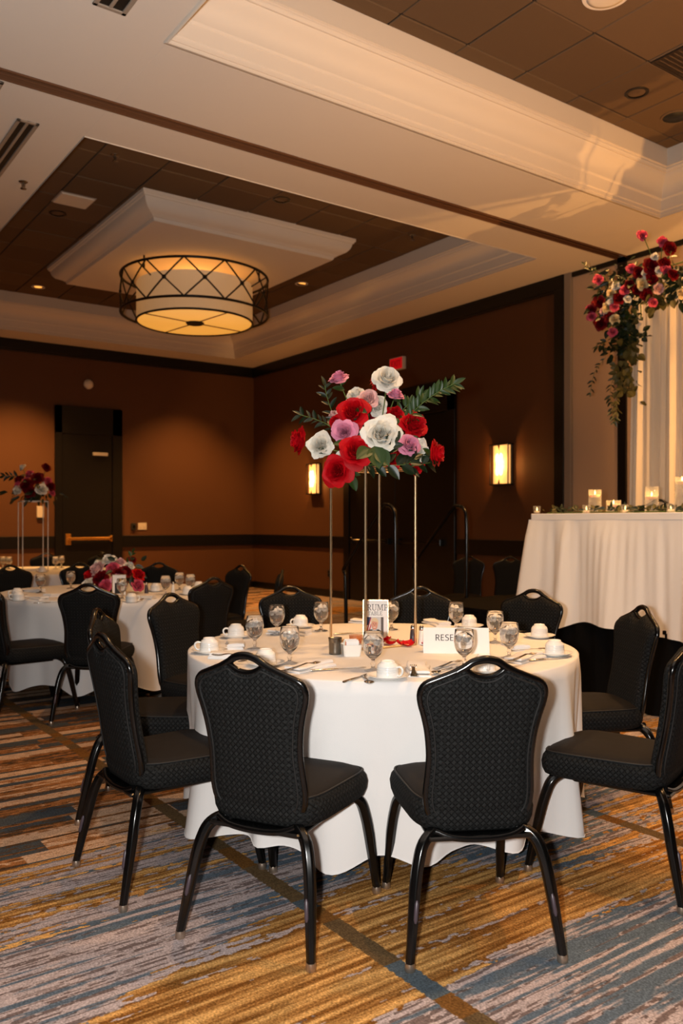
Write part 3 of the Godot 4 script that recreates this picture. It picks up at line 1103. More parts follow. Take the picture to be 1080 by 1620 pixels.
func pendant(label: String, at: Vector3, energy: float) -> void:
	# hangs from at (underside of its ceiling tray); y runs down
	var t := thing("drum_pendant", label, "pendant lamp", at)
	var ro := 1.0
	var ri := 0.79
	var st := begin()
	for y in [[-0.10, 0.018], [-0.60, 0.018]]:
		var p := PackedVector3Array()
		for j in 64: p.append(Vector3(cos(TAU * j / 64) * ro, y[0], sin(TAU * j / 64) * ro))
		tube(st, p, y[1], 8, true)
	put("cage_ring", done(st), M.bronze, t)
	for k in 12:
		var a0 := TAU * (k + 0.12) / 12
		var a1 := TAU * (k + 1.12) / 12
		for s in 2:
			st = begin()
			var p := PackedVector3Array()
			for i in 9:
				var v := i / 8.0
				var a := lerpf(a0, a1, v)
				p.append(Vector3(cos(a) * ro, lerpf(-0.10, -0.60, v if s == 0 else 1.0 - v), sin(a) * ro))
			tube(st, p, 0.011, 6)
			put_fast("cage_bar", next_k(t, "cage_bar"), done(st), M.bronze, t, Transform3D())
		st = begin()
		var am := (a0 + a1) / 2
		lathe(st, [[0.0, -0.02], [0.026, -0.012], [0.03, 0.0], [0.026, 0.012], [0.0, 0.02]], 12, Vector3(cos(am) * ro, -0.35, sin(am) * ro), Basis(Vector3(-sin(am), 0, cos(am)), PI / 2))
		put_fast("boss", k, done(st), M.bronze, t, Transform3D())
	st = begin()
	var rows := []
	for q in [[ri, -0.20], [ri, -0.70], [ri - 0.006, -0.70], [ri - 0.006, -0.20]]:
		var r := PackedVector3Array()
		for j in 64: r.append(Vector3(cos(TAU * j / 64) * q[0], q[1], sin(TAU * j / 64) * q[0]))
		rows.append(r)
	rows.append(rows[0])
	grid(st, rows, true, false, false, false)
	put("lamp_shade", done(st), M.shade, t)
	st = begin()
	lathe(st, [[0.0, -0.702], [ri - 0.01, -0.702], [ri - 0.01, -0.692], [0.0, -0.692]], 64)
	put("diffuser", done(st), M.diffuser, t)
	st = begin()
	var rim := PackedVector3Array()
	for j in 64: rim.append(Vector3(cos(TAU * j / 64) * ri, -0.705, sin(TAU * j / 64) * ri))
	tube(st, rim, 0.015, 8, true)
	put("rim", done(st), M.bronze, t)
	for k in 4:
		st = begin()
		var a := TAU * (k + 0.92) / 4
		rod(st, Vector3(cos(a) * 0.1, -0.71, sin(a) * 0.1), Vector3(cos(a) * ri, -0.707, sin(a) * ri), 0.007, 6)
		put("spoke", done(st), M.bronze, t)
	st = begin()
	lathe(st, [[0.0, -0.73], [0.11, -0.728], [0.125, -0.715], [0.125, -0.705], [0.0, -0.704]], 24)
	put("centre_cap", done(st), M.bronze, t)
	for k in 3:
		var a := TAU * (k + 0.35) / 3
		st = begin()
		rod(st, Vector3(cos(a) * 0.9, 0.0, sin(a) * 0.9), Vector3(cos(a) * 0.9, -0.16, sin(a) * 0.9), 0.012, 8)
		rod(st, Vector3(cos(a) * ri, -0.23, sin(a) * ri), Vector3(cos(a) * ro, -0.11, sin(a) * ro), 0.010, 8)
		put("bracket", done(st), M.bronze, t)
	# the lamps inside throw light up over the tray and down through the diffuser
	var l := OmniLight3D.new()
	l.name = "lamp_light"
	l.position = Vector3(0, -0.30, 0)
	l.light_color = Color(1.0, 0.68, 0.34)
	l.light_energy = energy * 0.55
	l.light_size = 0.12
	l.omni_range = 40.0
	l.omni_attenuation = 2.0
	l.shadow_enabled = true
	t.add_child(l)
	var a2 := AreaLight3D.new()
	a2.name = "diffuser_light"
	a2.area_size = Vector2(1.05, 1.05)
	a2.position = Vector3(0, -0.745, 0)
	a2.rotation_degrees.x = -90
	a2.light_color = Color(1.0, 0.68, 0.34)
	a2.light_energy = energy * 2.0
	a2.area_range = 40.0
	a2.shadow_enabled = true
	t.add_child(a2)

func lettering(text: String, size: float, m: Material, parent: Node3D, at: Vector3, basis: Basis, font_name := "Droid Sans", depth := 0.001) -> void:
	var f := SystemFont.new()
	f.font_names = PackedStringArray([font_name])
	var tm := TextMesh.new()
	tm.text = text
	tm.font = f
	tm.font_size = 64
	tm.pixel_size = size / 64.0
	tm.depth = depth
	var o := MeshInstance3D.new()
	o.name = many("lettering", next_k(parent, "lettering"))
	o.mesh = tm
	o.material_override = m
	o.transform = Transform3D(basis, at)
	parent.add_child(o, true)

func leaf_cloud(t: Node3D, at: Vector3, reach: Vector3, n: int, size: float, shape: int, m: Material, r: RandomNumberGenerator) -> void:
	for i in n:
		var d := Vector3(r.randfn(0, 0.5), r.randfn(0, 0.55), r.randfn(0, 0.55))
		leaf(t, at + d * reach, Vector3(-0.5 + d.x, -0.6 + d.y * 0.8, d.z + r.randf_range(-0.6, 0.6)), size * r.randf_range(0.75, 1.2), shape, m, r.randf_range(-1.2, 1.2))

func portrait_texture() -> ImageTexture:
	# print of a formal portrait: striped flag, grey curtain, fair-haired man in a dark suit
	var w := 96
	var h := 108
	var im := Image.create(w, h, false, Image.FORMAT_RGB8)
	im.fill(Color(0.80, 0.79, 0.78))
	for y in h:
		for x in 28:
			var s := (x + y / 3) % 12 < 6
			im.set_pixel(x, y, Color(0.72, 0.16, 0.18) if s else Color(0.90, 0.88, 0.87))
	for y in 40:
		for x in range(0, 26 - y / 3): im.set_pixel(x, y, Color(0.17, 0.21, 0.38))
	for y in h:
		for x in range(82, w): im.set_pixel(x, y, Color(0.34, 0.30, 0.28))
	for y in h:
		for x in w:
			var fx := (x - 46.0)
			var fy := (y - 34.0)
			var sh := 40.0 - maxf(0.0, 72.0 - y) * 1.4
			if y > 60 and absf(fx) < minf(42.0, maxf(sh, 8.0)): im.set_pixel(x, y, Color(0.10, 0.11, 0.14))
			if y > 62 and absf(fx) < maxf(0.0, 13.0 - (y - 62) * 0.25): im.set_pixel(x, y, Color(0.93, 0.93, 0.93))
			if y > 66 and absf(fx) < 4.5: im.set_pixel(x, y, Color(0.24, 0.36, 0.60))
			if pow(fx / 21.0, 2) + pow((fy + 9.0) / 22.0, 2) < 1.0: im.set_pixel(x, y, Color(0.86, 0.76, 0.60))
			if pow(fx / 17.0, 2) + pow((fy - 4.0) / 25.0, 2) < 1.0 and fy > -12.0 + fx * 0.15: im.set_pixel(x, y, Color(0.82, 0.58, 0.47))
			if absf(absf(fx) - 7.0) < 3.0 and absf(fy + 1.0) < 1.4: im.set_pixel(x, y, Color(0.35, 0.24, 0.20))
			if absf(fx) < 7.0 and absf(fy - 16.0) < 1.6: im.set_pixel(x, y, Color(0.92, 0.86, 0.82))
			if absf(fx) < 2.5 and fy > 2.0 and fy < 9.0: im.set_pixel(x, y, Color(0.72, 0.47, 0.38))
	return ImageTexture.create_from_image(im)

func tiles(parent: Node3D, x0: float, x1: float, z0: float, z1: float, ox: float, oz: float) -> void:
	# square mineral tiles in a grid; edge tiles are cut to fit
	var step := 0.675
	var cache := {}
	var k := 0
	var xi := ox - ceilf((ox - x0) / step) * step
	while xi < x1:
		var zi := oz - ceilf((oz - z0) / step) * step
		while zi < z1:
			var a := maxf(xi, x0)
			var b := minf(xi + step, x1)
			var c := maxf(zi, z0)
			var d := minf(zi + step, z1)
			if b - a > 0.05 and d - c > 0.05:
				var key := "%.2f %.2f" % [b - a, d - c]
				if not cache.has(key):
					var st := begin()
					box(st, Vector3.ZERO, Vector3(b - a - 0.013, 0.018, d - c - 0.013), 0.006)
					cache[key] = done(st)
				put_fast("ceiling_tile", k, cache[key], M["tile%d" % ((k * 7 + k / 5) % 3)], parent, Transform3D(Basis.IDENTITY, Vector3((a + b) / 2, TILE_Y + 0.009 + 0.002 * ((k * 5) % 3), (c + d) / 2)))
				k += 1
			zi += step
		xi += step

func linear_vent(label: String, x0: float, x1: float, z0: float, z1: float) -> void:
	var t := thing("slot_vent", label, "air vent", Vector3((x0 + x1) / 2, SOFFIT, (z0 + z1) / 2))
	var w := (x1 - x0) / 2
	var l := (z1 - z0) / 2
	put("frame", boxes([[-w, -w + 0.03, -0.012, 0.0, -l, l], [w - 0.03, w, -0.012, 0.0, -l, l], [-w, w, -0.012, 0.0, -l, -l + 0.03], [-w, w, -0.012, 0.0, l - 0.03, l], [-0.012, 0.012, -0.010, 0.0, -l, l]], 0.003), M.edge, t)
	put("slot", boxes([[-w + 0.03, w - 0.03, -0.003, -0.001, -l + 0.03, l - 0.03]], 0.0005), M.dark_hole, t)

func sprinkler(label: String, at: Vector3) -> void:
	var t := thing("fire_sprinkler", label, "sprinkler", at)
	var st := begin()
	lathe(st, [[0.0, -0.008], [0.03, -0.008], [0.042, -0.002], [0.042, 0.0], [0.0, 0.0]], 20)
	put("escutcheon", done(st), M.pewter, t)
	st = begin()
	rod(st, Vector3(0, -0.008, 0), Vector3(0, -0.045, 0), 0.008)
	rod(st, Vector3(0.016, -0.015, 0), Vector3(0.010, -0.06, 0), 0.0035, 6)
	rod(st, Vector3(-0.016, -0.015, 0), Vector3(-0.010, -0.06, 0), 0.0035, 6)
	put("body", done(st), M.pewter, t)
	st = begin()
	lathe(st, [[0.0, -0.066], [0.028, -0.064], [0.028, -0.061], [0.0, -0.060]], 16)
	put("deflector", done(st), M.pewter, t)

func _ready() -> void:
	# ---------------------------------------------------------------- camera, exposure, main lights
	var cam := Camera3D.new()
	cam.name = "camera"
	cam.position = Vector3(0, 1.34, 0)
	cam.rotation_degrees.y = -35.6
	cam.projection = Camera3D.PROJECTION_FRUSTUM
	cam.near = 0.05
	cam.far = 60.0
	cam.size = 0.05 * 1620.0 / 1326.0
	cam.frustum_offset = Vector2(0, 0.05 * 16.0 / 1326.0)
	var att := CameraAttributesPhysical.new()
	att.frustum_focal_length = 29.5
	att.frustum_near = 0.05
	att.frustum_far = 60.0
	att.frustum_focus_distance = 3.1
	att.exposure_aperture = 3.6
	cam.attributes = att
	add_child(cam)
	cam.current = true
	var env := Environment.new()
	env.background_mode = Environment.BG_COLOR
	env.background_color = Color(0, 0, 0)
	env.tonemap_mode = Environment.TONE_MAPPER_LINEAR
	env.tonemap_exposure = 1.0
	env.sdfgi_enabled = true
	env.ssao_enabled = true
	env.ssil_enabled = true
	var we := WorldEnvironment.new()
	we.name = "environment"
	we.environment = env
	add_child(we)
	# the photographer's flash, a hand's breadth left of the lens
	var flash := spot(self, Vector3(-0.115, 1.36, -0.06), Vector3(-0.115 + 5.82, 1.5, -8.19), 62.0, 9.4, Color(1.0, 0.99, 0.97), 0.035, 0.35)
	flash.name = "camera_flash"
	# the bounce dome of the same flash throws most of its light up to the ceiling
	var dome := spot(self, Vector3(-0.115, 1.42, -0.04), Vector3(-0.115 + 2.9, 9.1, -4.1), 47.0, 25.0, Color(1.0, 0.955, 0.92), 0.06, 0.55)
	dome.name = "flash_bounce"
	# amber uplights: one behind the drape, one on the stage outside the picture
	var ups := [Vector3(7.25, STAGE + 0.14, -3.5), Vector3(5.6, STAGE + 0.14, 0.3)]
	var aims := [Vector3(0.05, 2.4, -0.5), Vector3(0.45, 2.4, -2.6)]
	var watts := [8.0, 34.0]
	for k in 2:
		spot(self, ups[k] + Vector3(0, 0.03, 0), ups[k] + aims[k], [62.0, 46.0][k], watts[k], WARM, 0.05, 0.8).name = many("uplight_light", k)

	make_materials()
	make_flower_meshes()

	# ---------------------------------------------------------------- setting
	var st := begin()
	var fl := []
	var uv := []
	for z in [3.5, WALL_Z]:
		fl.append(PackedVector3Array([Vector3(-3.5, 0, z), Vector3(WALL_X, 0, z)]))
		uv.append(PackedVector2Array([Vector2(-3.5 / 5.6, (-z - 0.7) / 8.2), Vector2(WALL_X / 5.6, (-z - 0.7) / 8.2)]))
	grid(st, fl, false, false, false, false, true, uv)
	var floor_o := struct("floor", done(st), M.carpet, "patterned broadloom carpet streaked in gold, mauve grey and slate", "carpet")
	put("floor_slab", boxes([[-3.7, 8.8, -0.2, -0.004, -15.3, 3.7]], 0.001), M.grid, floor_o)
	struct("wall_back", boxes([[-3.7, 8.8, 0, 5.3, WALL_Z - 0.15, WALL_Z]], 0.001), M.vinyl, "brown vinyl far wall with the single black door", "wall")
	struct("wall_right", boxes([[WALL_X, WALL_X + 0.15, 0, 5.3, WALL_Z, -7.04]], 0.001), M.vinyl, "brown vinyl side wall with two lit sconces and black double doors", "wall")
	struct("wall_right_panels", boxes([[WALL_X, WALL_X + 0.15, 0, 5.3, -7.04, 3.5]], 0.001), M.panel, "pale panelled stretch of side wall behind the stage", "wall")
	struct("wall_left", boxes([[-3.7, -3.5, 0, 5.3, WALL_Z, 3.5]], 0.001), M.vinyl, "brown vinyl wall out of view on the left", "wall")
	struct("wall_front", boxes([[-3.7, 8.8, 0, 5.3, 3.5, 3.7]], 0.001), M.vinyl, "brown vinyl wall behind the photographer", "wall")
	var b := 0.003
	# black crown, chair rail and base on the two far walls
	struct("trim_1", boxes([[-3.5, WALL_X, 4.30, 4.505, WALL_Z, WALL_Z + 0.05], [-3.5, WALL_X, 4.33, 4.47, WALL_Z + 0.05, WALL_Z + 0.065]], b), M.wood, "black crown band along the top of the far wall", "trim")
	struct("trim_2", boxes([[WALL_X - 0.05, WALL_X, 4.30, 4.505, WALL_Z, -7.04], [WALL_X - 0.065, WALL_X - 0.05, 4.33, 4.47, WALL_Z, -7.04]], b), M.wood, "black crown band along the top of the sconce wall", "trim")
	struct("trim_3", boxes([[-3.5, 4.52, 0.875, 1.09, WALL_Z, WALL_Z + 0.03], [5.755, WALL_X, 0.875, 1.09, WALL_Z, WALL_Z + 0.03]], b), M.wood, "black chair rail on the far wall, broken by the door", "trim")
	struct("trim_4", boxes([[WALL_X - 0.03, WALL_X, 0.875, 1.09, WALL_Z, -11.85], [WALL_X - 0.03, WALL_X, 0.875, 1.09, -9.05, -7.2]], b), M.wood, "black chair rail on the sconce wall, broken by the double doors", "trim")
	struct("trim_5", boxes([[WALL_X - 0.06, WALL_X, 0.0, 4.5, -7.19, -7.04]], b), M.wood, "black upright board closing the sconce wall beside the pale panel", "trim")
	struct("trim_6", boxes([[WALL_X - 0.05, WALL_X, 0.0, 4.5, -7.035, -6.93]], b), M.edge, "narrow pale metal jamb beside the black upright board", "trim")
	struct("trim_7", boxes([[WALL_X - 0.03, WALL_X, 0.0, 4.5, -6.25, -6.13]], b), M.wood, "black upright strip where the ceiling track meets the wall", "trim")
	struct("trim_8", boxes([[WALL_X - 0.03, WALL_X, 4.44, 4.505, -6.93, 3.5]], b), M.wood, "thin black line along the top of the pale wall panels", "trim")
	struct("baseboard_back", boxes([[-3.5, 4.52, 0.0, 0.13, WALL_Z, WALL_Z + 0.025], [5.755, WALL_X, 0.0, 0.13, WALL_Z, WALL_Z + 0.025]], b), M.wood, "black baseboard of the far wall", "baseboard")
	struct("baseboard_right", boxes([[WALL_X - 0.025, WALL_X, 0.0, 0.13, WALL_Z, -11.85], [WALL_X - 0.025, WALL_X, 0.0, 0.13, -9.05, -7.2]], b), M.wood, "black baseboard of the sconce wall", "baseboard")

	# ceiling: lower soffit round two coffers, split by the partition track
	var cx0 := 2.28
	var cx1 := 7.75
	var ceil := struct("ceiling", boxes([[-3.5, WALL_X, 5.10, 5.25, WALL_Z, 3.5]], 0.001), M.grid, "deep hotel ceiling with two coffers of dark square tiles", "ceiling")
	var t0 := -6.115
	var t1 := -6.265
	var sof := put("soffit", boxes([[-3.5, cx0, SOFFIT, 4.62, t0, 3.5], [cx1, WALL_X, SOFFIT, 4.62, t0, 3.5], [cx0, cx1, SOFFIT, 4.62, t0, -5.15], [cx0, cx1, SOFFIT, 4.62, 1.0, 3.5],
		[-3.5, cx0, SOFFIT, 4.62, WALL_Z, t1], [cx1, WALL_X, SOFFIT, 4.62, WALL_Z, t1], [cx0, cx1, SOFFIT, 4.62, -6.8, t1], [cx0, cx1, SOFFIT, 4.62, WALL_Z, -14.36]], 0.001), M.soffit, ceil)
	var prof := [[[-0.02, 4.501], [-0.02, 4.492], [0.004, 4.492]], [[0.004, 4.492], [0.004, 4.515]], [[0.004, 4.515], [0.016, 4.515]], [[0.016, 4.515], [0.018, 4.545]], [[0.018, 4.545], [0.03, 4.552]], [[0.03, 4.552], [0.036, 4.60], [0.046, 4.65]], [[0.046, 4.65], [0.056, 4.655], [0.062, 4.665]],
		[[0.062, 4.665], [0.066, 4.70], [0.078, 4.735], [0.10, 4.768], [0.13, 4.795], [0.16, 4.815], [0.18, 4.835], [0.188, 4.85]], [[0.188, 4.85], [0.203, 4.85]], [[0.203, 4.85], [0.207, 4.866], [0.22, 4.872]], [[0.22, 4.872], [0.22, 4.888]], [[0.22, 4.888], [0.24, 4.892]], [[0.24, 4.892], [0.24, 5.07]]]
	st = begin()
	rect_sweep(st, cx0, cx1, -5.15, 1.0, prof, true)
	put("coffer_molding", done(st), M.molding, ceil)
	st = begin()
	rect_sweep(st, cx0, cx1, -14.36, -6.8, prof.slice(1), true)
	put("coffer_molding", done(st), M.molding, ceil)
	var grid_near := put("tile_field", boxes([[cx0 + 0.23, cx1 - 0.23, 5.082, 5.095, -4.92, 0.77]], 0.001), M.grid, ceil)
	tiles(grid_near, cx0 + 0.242, cx1 - 0.242, -4.908, 0.758, 5.285, -4.072)
	var grid_far := put("tile_field", boxes([[cx0 + 0.23, cx1 - 0.23, 5.082, 5.095, -14.13, -7.03]], 0.001), M.grid, ceil)
	tiles(grid_far, cx0 + 0.242, cx1 - 0.242, -14.118, -7.042, 3.6, -8.3)
	var track := struct("trim_9", boxes([[-3.5, WALL_X, 4.56, 4.62, t1, t0]], 0.001), M.track_dark, "dark partition track let into the ceiling across the room", "track")
	put("rail", boxes([[-3.5, WALL_X, 4.488, 4.56, t0 - 0.018, t0], [-3.5, WALL_X, 4.488, 4.56, t1, t1 + 0.018]], 0.003), M.track, track)
	put("lip", boxes([[-3.5, WALL_X, 4.51, 4.525, t0 - 0.05, t0 - 0.040], [-3.5, WALL_X, 4.51, 4.525, t1 + 0.040, t1 + 0.05]], 0.002), M.track, track)
	put("carrier", boxes([[-3.5, WALL_X, 4.53, 4.56, (t0 + t1) / 2 - 0.012, (t0 + t1) / 2 + 0.012]], 0.002), M.track, track)

	# stepped tray that carries the drum pendant
	st = begin()
	rect_sweep(st, 3.63, 6.57, -12.45, -8.85, [[[0.0, 5.075], [0.0, 5.025]], [[0.0, 5.025], [0.014, 5.02], [0.018, 5.0]], [[0.018, 5.0], [0.035, 4.995]], [[0.035, 4.995], [0.04, 4.965], [0.055, 4.93], [0.09, 4.89], [0.14, 4.868], [0.175, 4.855], [0.19, 4.84]], [[0.19, 4.84], [0.205, 4.838]], [[0.205, 4.838], [0.21, 4.815], [0.22, 4.80]]], false)
	var tray := struct("trim_10", done(st), M.molding, "white stepped tray molding that carries the drum pendant", "ceiling tray")
	put("underside", boxes([[3.85, 6.35, 4.80, 4.83, -12.23, -9.07]], 0.002), M.soffit, tray)
	pendant("large drum pendant in a black lattice cage over the far bay", Vector3(5.1, 4.80, -10.6), 0.35)

	# ---------------------------------------------------------------- doors and wall fittings
	var d1 := thing("door_1", "tall single black door with a push bar in the far wall", "door", Vector3(5.137, 0, WALL_Z))
	d1.set_meta("kind", "structure")
	put("door_frame", boxes([[-0.617, -0.49, 0.0, 3.42, 0.0, 0.05], [0.43, 0.617, 0.0, 3.42, 0.0, 0.05], [-0.617, 0.617, 2.93, 3.42, 0.0, 0.05]], 0.004), M.wood, d1)
	put("door_leaf", boxes([[-0.488, 0.428, 0.005, 2.925, -0.01, 0.03]], 0.004), M.wood, d1)
	put("push_bar", boxes([[-0.40, 0.40, 1.015, 1.065, 0.065, 0.10], [-0.44, -0.34, 0.93, 1.13, 0.03, 0.075], [0.36, 0.41, 0.99, 1.09, 0.03, 0.10]], 0.006), M.brass, d1)
	put("door_closer", boxes([[0.06, 0.33, 2.55, 2.61, 0.03, 0.09]], 0.006), M.plate, d1)
	var d2 := thing("door_2", "black double doors beneath the exit sign in the sconce wall", "door", Vector3(WALL_X, 0, -10.45), -90)
	d2.set_meta("kind", "structure")
	put("door_frame", boxes([[-1.40, -1.24, 0.0, 3.46, 0.0, 0.05], [1.24, 1.40, 0.0, 3.46, 0.0, 0.05], [-1.40, 1.40, 3.0, 3.46, 0.0, 0.05]], 0.004), M.wood, d2)
	for s in [-1, 1]:
		var lf := put("door_leaf", boxes([[s * 0.005, s * 1.235, 0.005, 2.99, -0.01, 0.03]], 0.004), M.wood, d2)
		put("push_bar", boxes([[s * 0.15, s * 1.1, 1.01, 1.05, 0.07, 0.10], [s * 0.10, s * 0.17, 0.98, 1.08, 0.03, 0.10], [s * 1.08, s * 1.14, 0.98, 1.08, 0.03, 0.10]], 0.006), M.black, lf)
	var ex := thing("exit_sign", "red exit sign above the black double doors", "exit sign", Vector3(WALL_X, 3.77, -10.38), -90)
	put("case", boxes([[-0.17, 0.17, 0.0, 0.20, 0.0, 0.07]], 0.006), M.exit_white, ex)
	put("face", boxes([[-0.155, 0.155, 0.012, 0.188, 0.068, 0.074]], 0.002), M.exit_red, ex)
	lettering("EXIT", 0.125, M.exit_dark, ex, Vector3(0, 0.10, 0.0745), Basis.IDENTITY)
	sconce("lit wall sconce of amber glass between double doors and pale panel", Vector3(WALL_X, 2.133, -8.11), -90, 0.6)
	sconce("lit wall sconce of amber glass left of the double doors, near the corner", Vector3(WALL_X, 2.13, -12.77), -90, 0.6)
	var sw := thing("light_switch", "ivory double wall plate right of the black door", "light switch", Vector3(6.16, 1.26, WALL_Z))
	put("plate", boxes([[-0.085, 0.085, -0.065, 0.065, 0.0, 0.012]]), M.plate, sw)
	put("toggle", boxes([[-0.045, -0.025, -0.02, 0.02, 0.012, 0.02], [0.025, 0.045, -0.02, 0.02, 0.012, 0.02]], 0.002), M.exit_white, sw)
	var sw2 := thing("wall_control", "small black wall control between door and ivory plate", "wall control", Vector3(5.985, 1.255, WALL_Z))
	put("housing", boxes([[-0.045, 0.045, -0.065, 0.065, 0.0, 0.03]]), M.black_matte, sw2)
	put("dial", boxes([[-0.02, 0.02, -0.03, 0.03, 0.03, 0.036]]), M.black, sw2)
	var wb := thing("wall_box", "small amber lit box on the far wall behind the white stand", "wall box", Vector3(4.27, 1.52, WALL_Z))
	put("housing", boxes([[-0.06, 0.06, -0.10, 0.10, 0.0, 0.04]]), M.plate, wb)
	put("foot", boxes([[-0.045, 0.045, -0.135, -0.10, 0.0, 0.03]]), M.black_matte, wb)
	var sd := thing("smoke_detector", "round white detector on the far wall above the door", "detector", Vector3(5.13, 3.845, WALL_Z))
	st = begin()
	lathe(st, [[0.0, 0.055], [0.05, 0.055], [0.075, 0.035], [0.088, 0.02], [0.088, 0.0], [0.0, 0.0]], 28, Vector3.ZERO, Basis(Vector3(1, 0, 0), PI / 2))
	put("housing", done(st), M.plate, sd)
	st = begin()
	lathe(st, [[0.0, 0.062], [0.02, 0.06], [0.024, 0.054], [0.0, 0.054]], 16, Vector3.ZERO, Basis(Vector3(1, 0, 0), PI / 2))
	put("sensor", done(st), M.exit_white, sd)
	var ot := thing("wall_outlet", "dark outlet plate low on the sconce wall left of the doors", "outlet", Vector3(WALL_X, 0.42, -12.35), -90)
	put("plate", boxes([[-0.04, 0.04, -0.06, 0.06, 0.0, 0.01]]), M.black_matte, ot)
	put("socket", boxes([[-0.018, 0.018, 0.012, 0.042, 0.01, 0.014], [-0.018, 0.018, -0.042, -0.012, 0.01, 0.014]], 0.002), M.black, ot)

	# ---------------------------------------------------------------- ceiling fittings
	linear_vent("two-slot linear vent in the soffit left of the far coffer", 1.755, 1.925, -8.7, -6.8)
	linear_vent("two-slot linear vent at the photo's top edge, left of the near molding", 1.735, 1.945, -5.03, -3.3)
	linear_vent("slot vent just past the partition track at the left edge", 1.2, 1.535, -7.6, -6.30)
	sprinkler("fire sprinkler in the soffit beside the long linear vent", Vector3(2.13, SOFFIT, -8.05))
	sprinkler("fire sprinkler in the near left corner of the far coffer", Vector3(3.08, TILE_Y, -8.24))
	sprinkler("fire sprinkler at the right end of the far coffer's near row", Vector3(7.07, TILE_Y, -8.3))
	downlight("dark recessed downlight near the square panel in the far coffer", Vector3(3.1, TILE_Y, -10.2), true, 3.0, false)
	downlight("recessed downlight glinting between the pendant tray and the track", Vector3(5.07, TILE_Y, -8.27), true, 3.0, false)
	downlight("glowing downlight at the far left corner of the far coffer", Vector3(3.82, TILE_Y, -13.58), true, 44.0, true, "", 44.0)
	downlight("glowing downlight right of the drum pendant", Vector3(7.11, TILE_Y, -11.0), true, 3.0)
	downlight("downlight at the far right corner of the coffer, hidden by the pendant", Vector3(6.95, TILE_Y, -13.6), true, 28.0, true, "", 44.0)
	downlight("dim downlight at the photo's left edge below the soffit", Vector3(2.9, TILE_Y, -13.5), true, 1.5)
	downlight("black recessed downlight with a glint in the near coffer's tiles", Vector3(6.31, TILE_Y, -4.418), true, 8.0, false)
	for q in [[3.2, -4.2, "recessed downlight of the near coffer straight above the bouquet"], [3.2, -1.7, "recessed downlight of the near coffer above the two front chairs"], [4.75, -1.7, "recessed downlight in the middle of the near coffer"], [6.3, -1.7, "recessed downlight of the near coffer on the stage side"]]:
		downlight(q[2], Vector3(q[0], TILE_Y, q[1]), true, 8.0, false, "near coffer downlights", 52.0, Color(1.0, 0.765, 0.50))
	var pn := thing("ceiling_panel", "small square white panel in the dark tiles of the far coffer", "ceiling panel", Vector3(3.12, TILE_Y, -9.66))
	put("face", boxes([[-0.19, 0.19, -0.022, 0.0, -0.17, 0.17]], 0.006), M.plate, pn)
	put("border", boxes([[-0.205, 0.205, -0.008, 0.0, -0.185, 0.185]], 0.002), M.edge, pn)
	var sp := thing("ceiling_speaker", "round cream speaker grille at the top edge of the near coffer", "ceiling speaker", Vector3(4.96, TILE_Y, -3.72))
	st = begin()
	lathe(st, [[0.0, -0.028], [0.10, -0.024], [0.135, -0.016], [0.135, -0.010], [0.0, -0.010]], 36)
	put("grille", done(st), M.molding, sp)
	st = begin()
	ring(st, [[0.13, -0.012], [0.165, -0.010], [0.17, 0.0], [0.13, 0.0]], 36)
	put("ring", done(st), M.soffit, sp)
	var rs := thing("open_speaker", "round black open ceiling cutout at the photo's right edge", "ceiling speaker", Vector3(6.97, TILE_Y, -4.47))
	st = begin()
	lathe(st, [[0.0, -0.004], [0.115, -0.004], [0.115, 0.0], [0.0, 0.0]], 32)
	put("cone", done(st), M.dark_hole, rs)
	st = begin()
	ring(st, [[0.113, -0.008], [0.13, -0.008], [0.133, 0.0], [0.113, 0.0]], 32)
	put("ring", done(st), M["tile0"], rs)
	var gp := thing("return_grille", "dark square return grille in the tiles above the black cutout", "air vent", Vector3(6.30, TILE_Y, -3.735))
	put("frame", boxes([[-0.325, 0.325, -0.012, 0.0, -0.325, -0.30], [-0.325, 0.325, -0.012, 0.0, 0.30, 0.325], [-0.325, -0.30, -0.012, 0.0, -0.3, 0.3], [0.30, 0.325, -0.012, 0.0, -0.3, 0.3]], 0.003), M.track_dark, gp)
	for i in 14:
		put_fast("louver", i, boxes([[-0.30, 0.30, -0.010, -0.002, -0.012, 0.014]], 0.002) if i == 0 else (gp.get_node("louver") as MeshInstance3D).mesh, M.track_dark, gp, Transform3D(Basis.IDENTITY, Vector3(0, 0, -0.28 + i * 0.043)))
	for k in 2:
		var up := thing("uplight", ["small black uplight on the stage behind the cream drape", "small black uplight on the open deck of the stage, out of the picture"][k], "stage light", ups[k])
		st = begin()
		lathe(st, [[0.0, -0.14], [0.07, -0.14], [0.075, -0.13], [0.075, 0.0], [0.068, 0.01], [0.064, 0.0], [0.0, -0.005]], 24)
		put("housing", done(st), M.black, up)
		st = begin()
		lathe(st, [[0.0, 0.0], [0.062, 0.0], [0.062, 0.006], [0.0, 0.006]], 24)
		put("lamp_lens", done(st), M.lamp, up)

	# ---------------------------------------------------------------- stage and head table
	var stg := thing("stage", "low black skirted stage along the pale side wall", "stage", Vector3(0, 0, 0))
	put("deck", boxes([[5.12, 8.5, STAGE - 0.03, STAGE, -5.95, 3.3]], 0.003), M.stage, stg)
	st = begin()
	var rows := []
	for i in 2:
		var r := PackedVector3Array()
		for j in 400:
			var z := lerpf(3.3, -5.95, j / 399.0)
			r.append(Vector3(5.125 + 0.012 * sin(z * 42.0) + 0.004 * sin(z * 17.0), [0.005, STAGE - 0.02][i], z))
		for j in 150:
			var x := lerpf(5.125, 8.5, j / 149.0)
			r.append(Vector3(x, [0.005, STAGE - 0.02][i], -5.955 + 0.012 * sin(x * 42.0)))
		rows.append(r)
	grid(st, rows, false, false, false, true)
	put("skirting", done(st), M.black_cloth, stg)
	var steps := thing("stage_steps", "black steps with handrails at the stage's left end", "steps", Vector3(5.4, 0, -6.0))
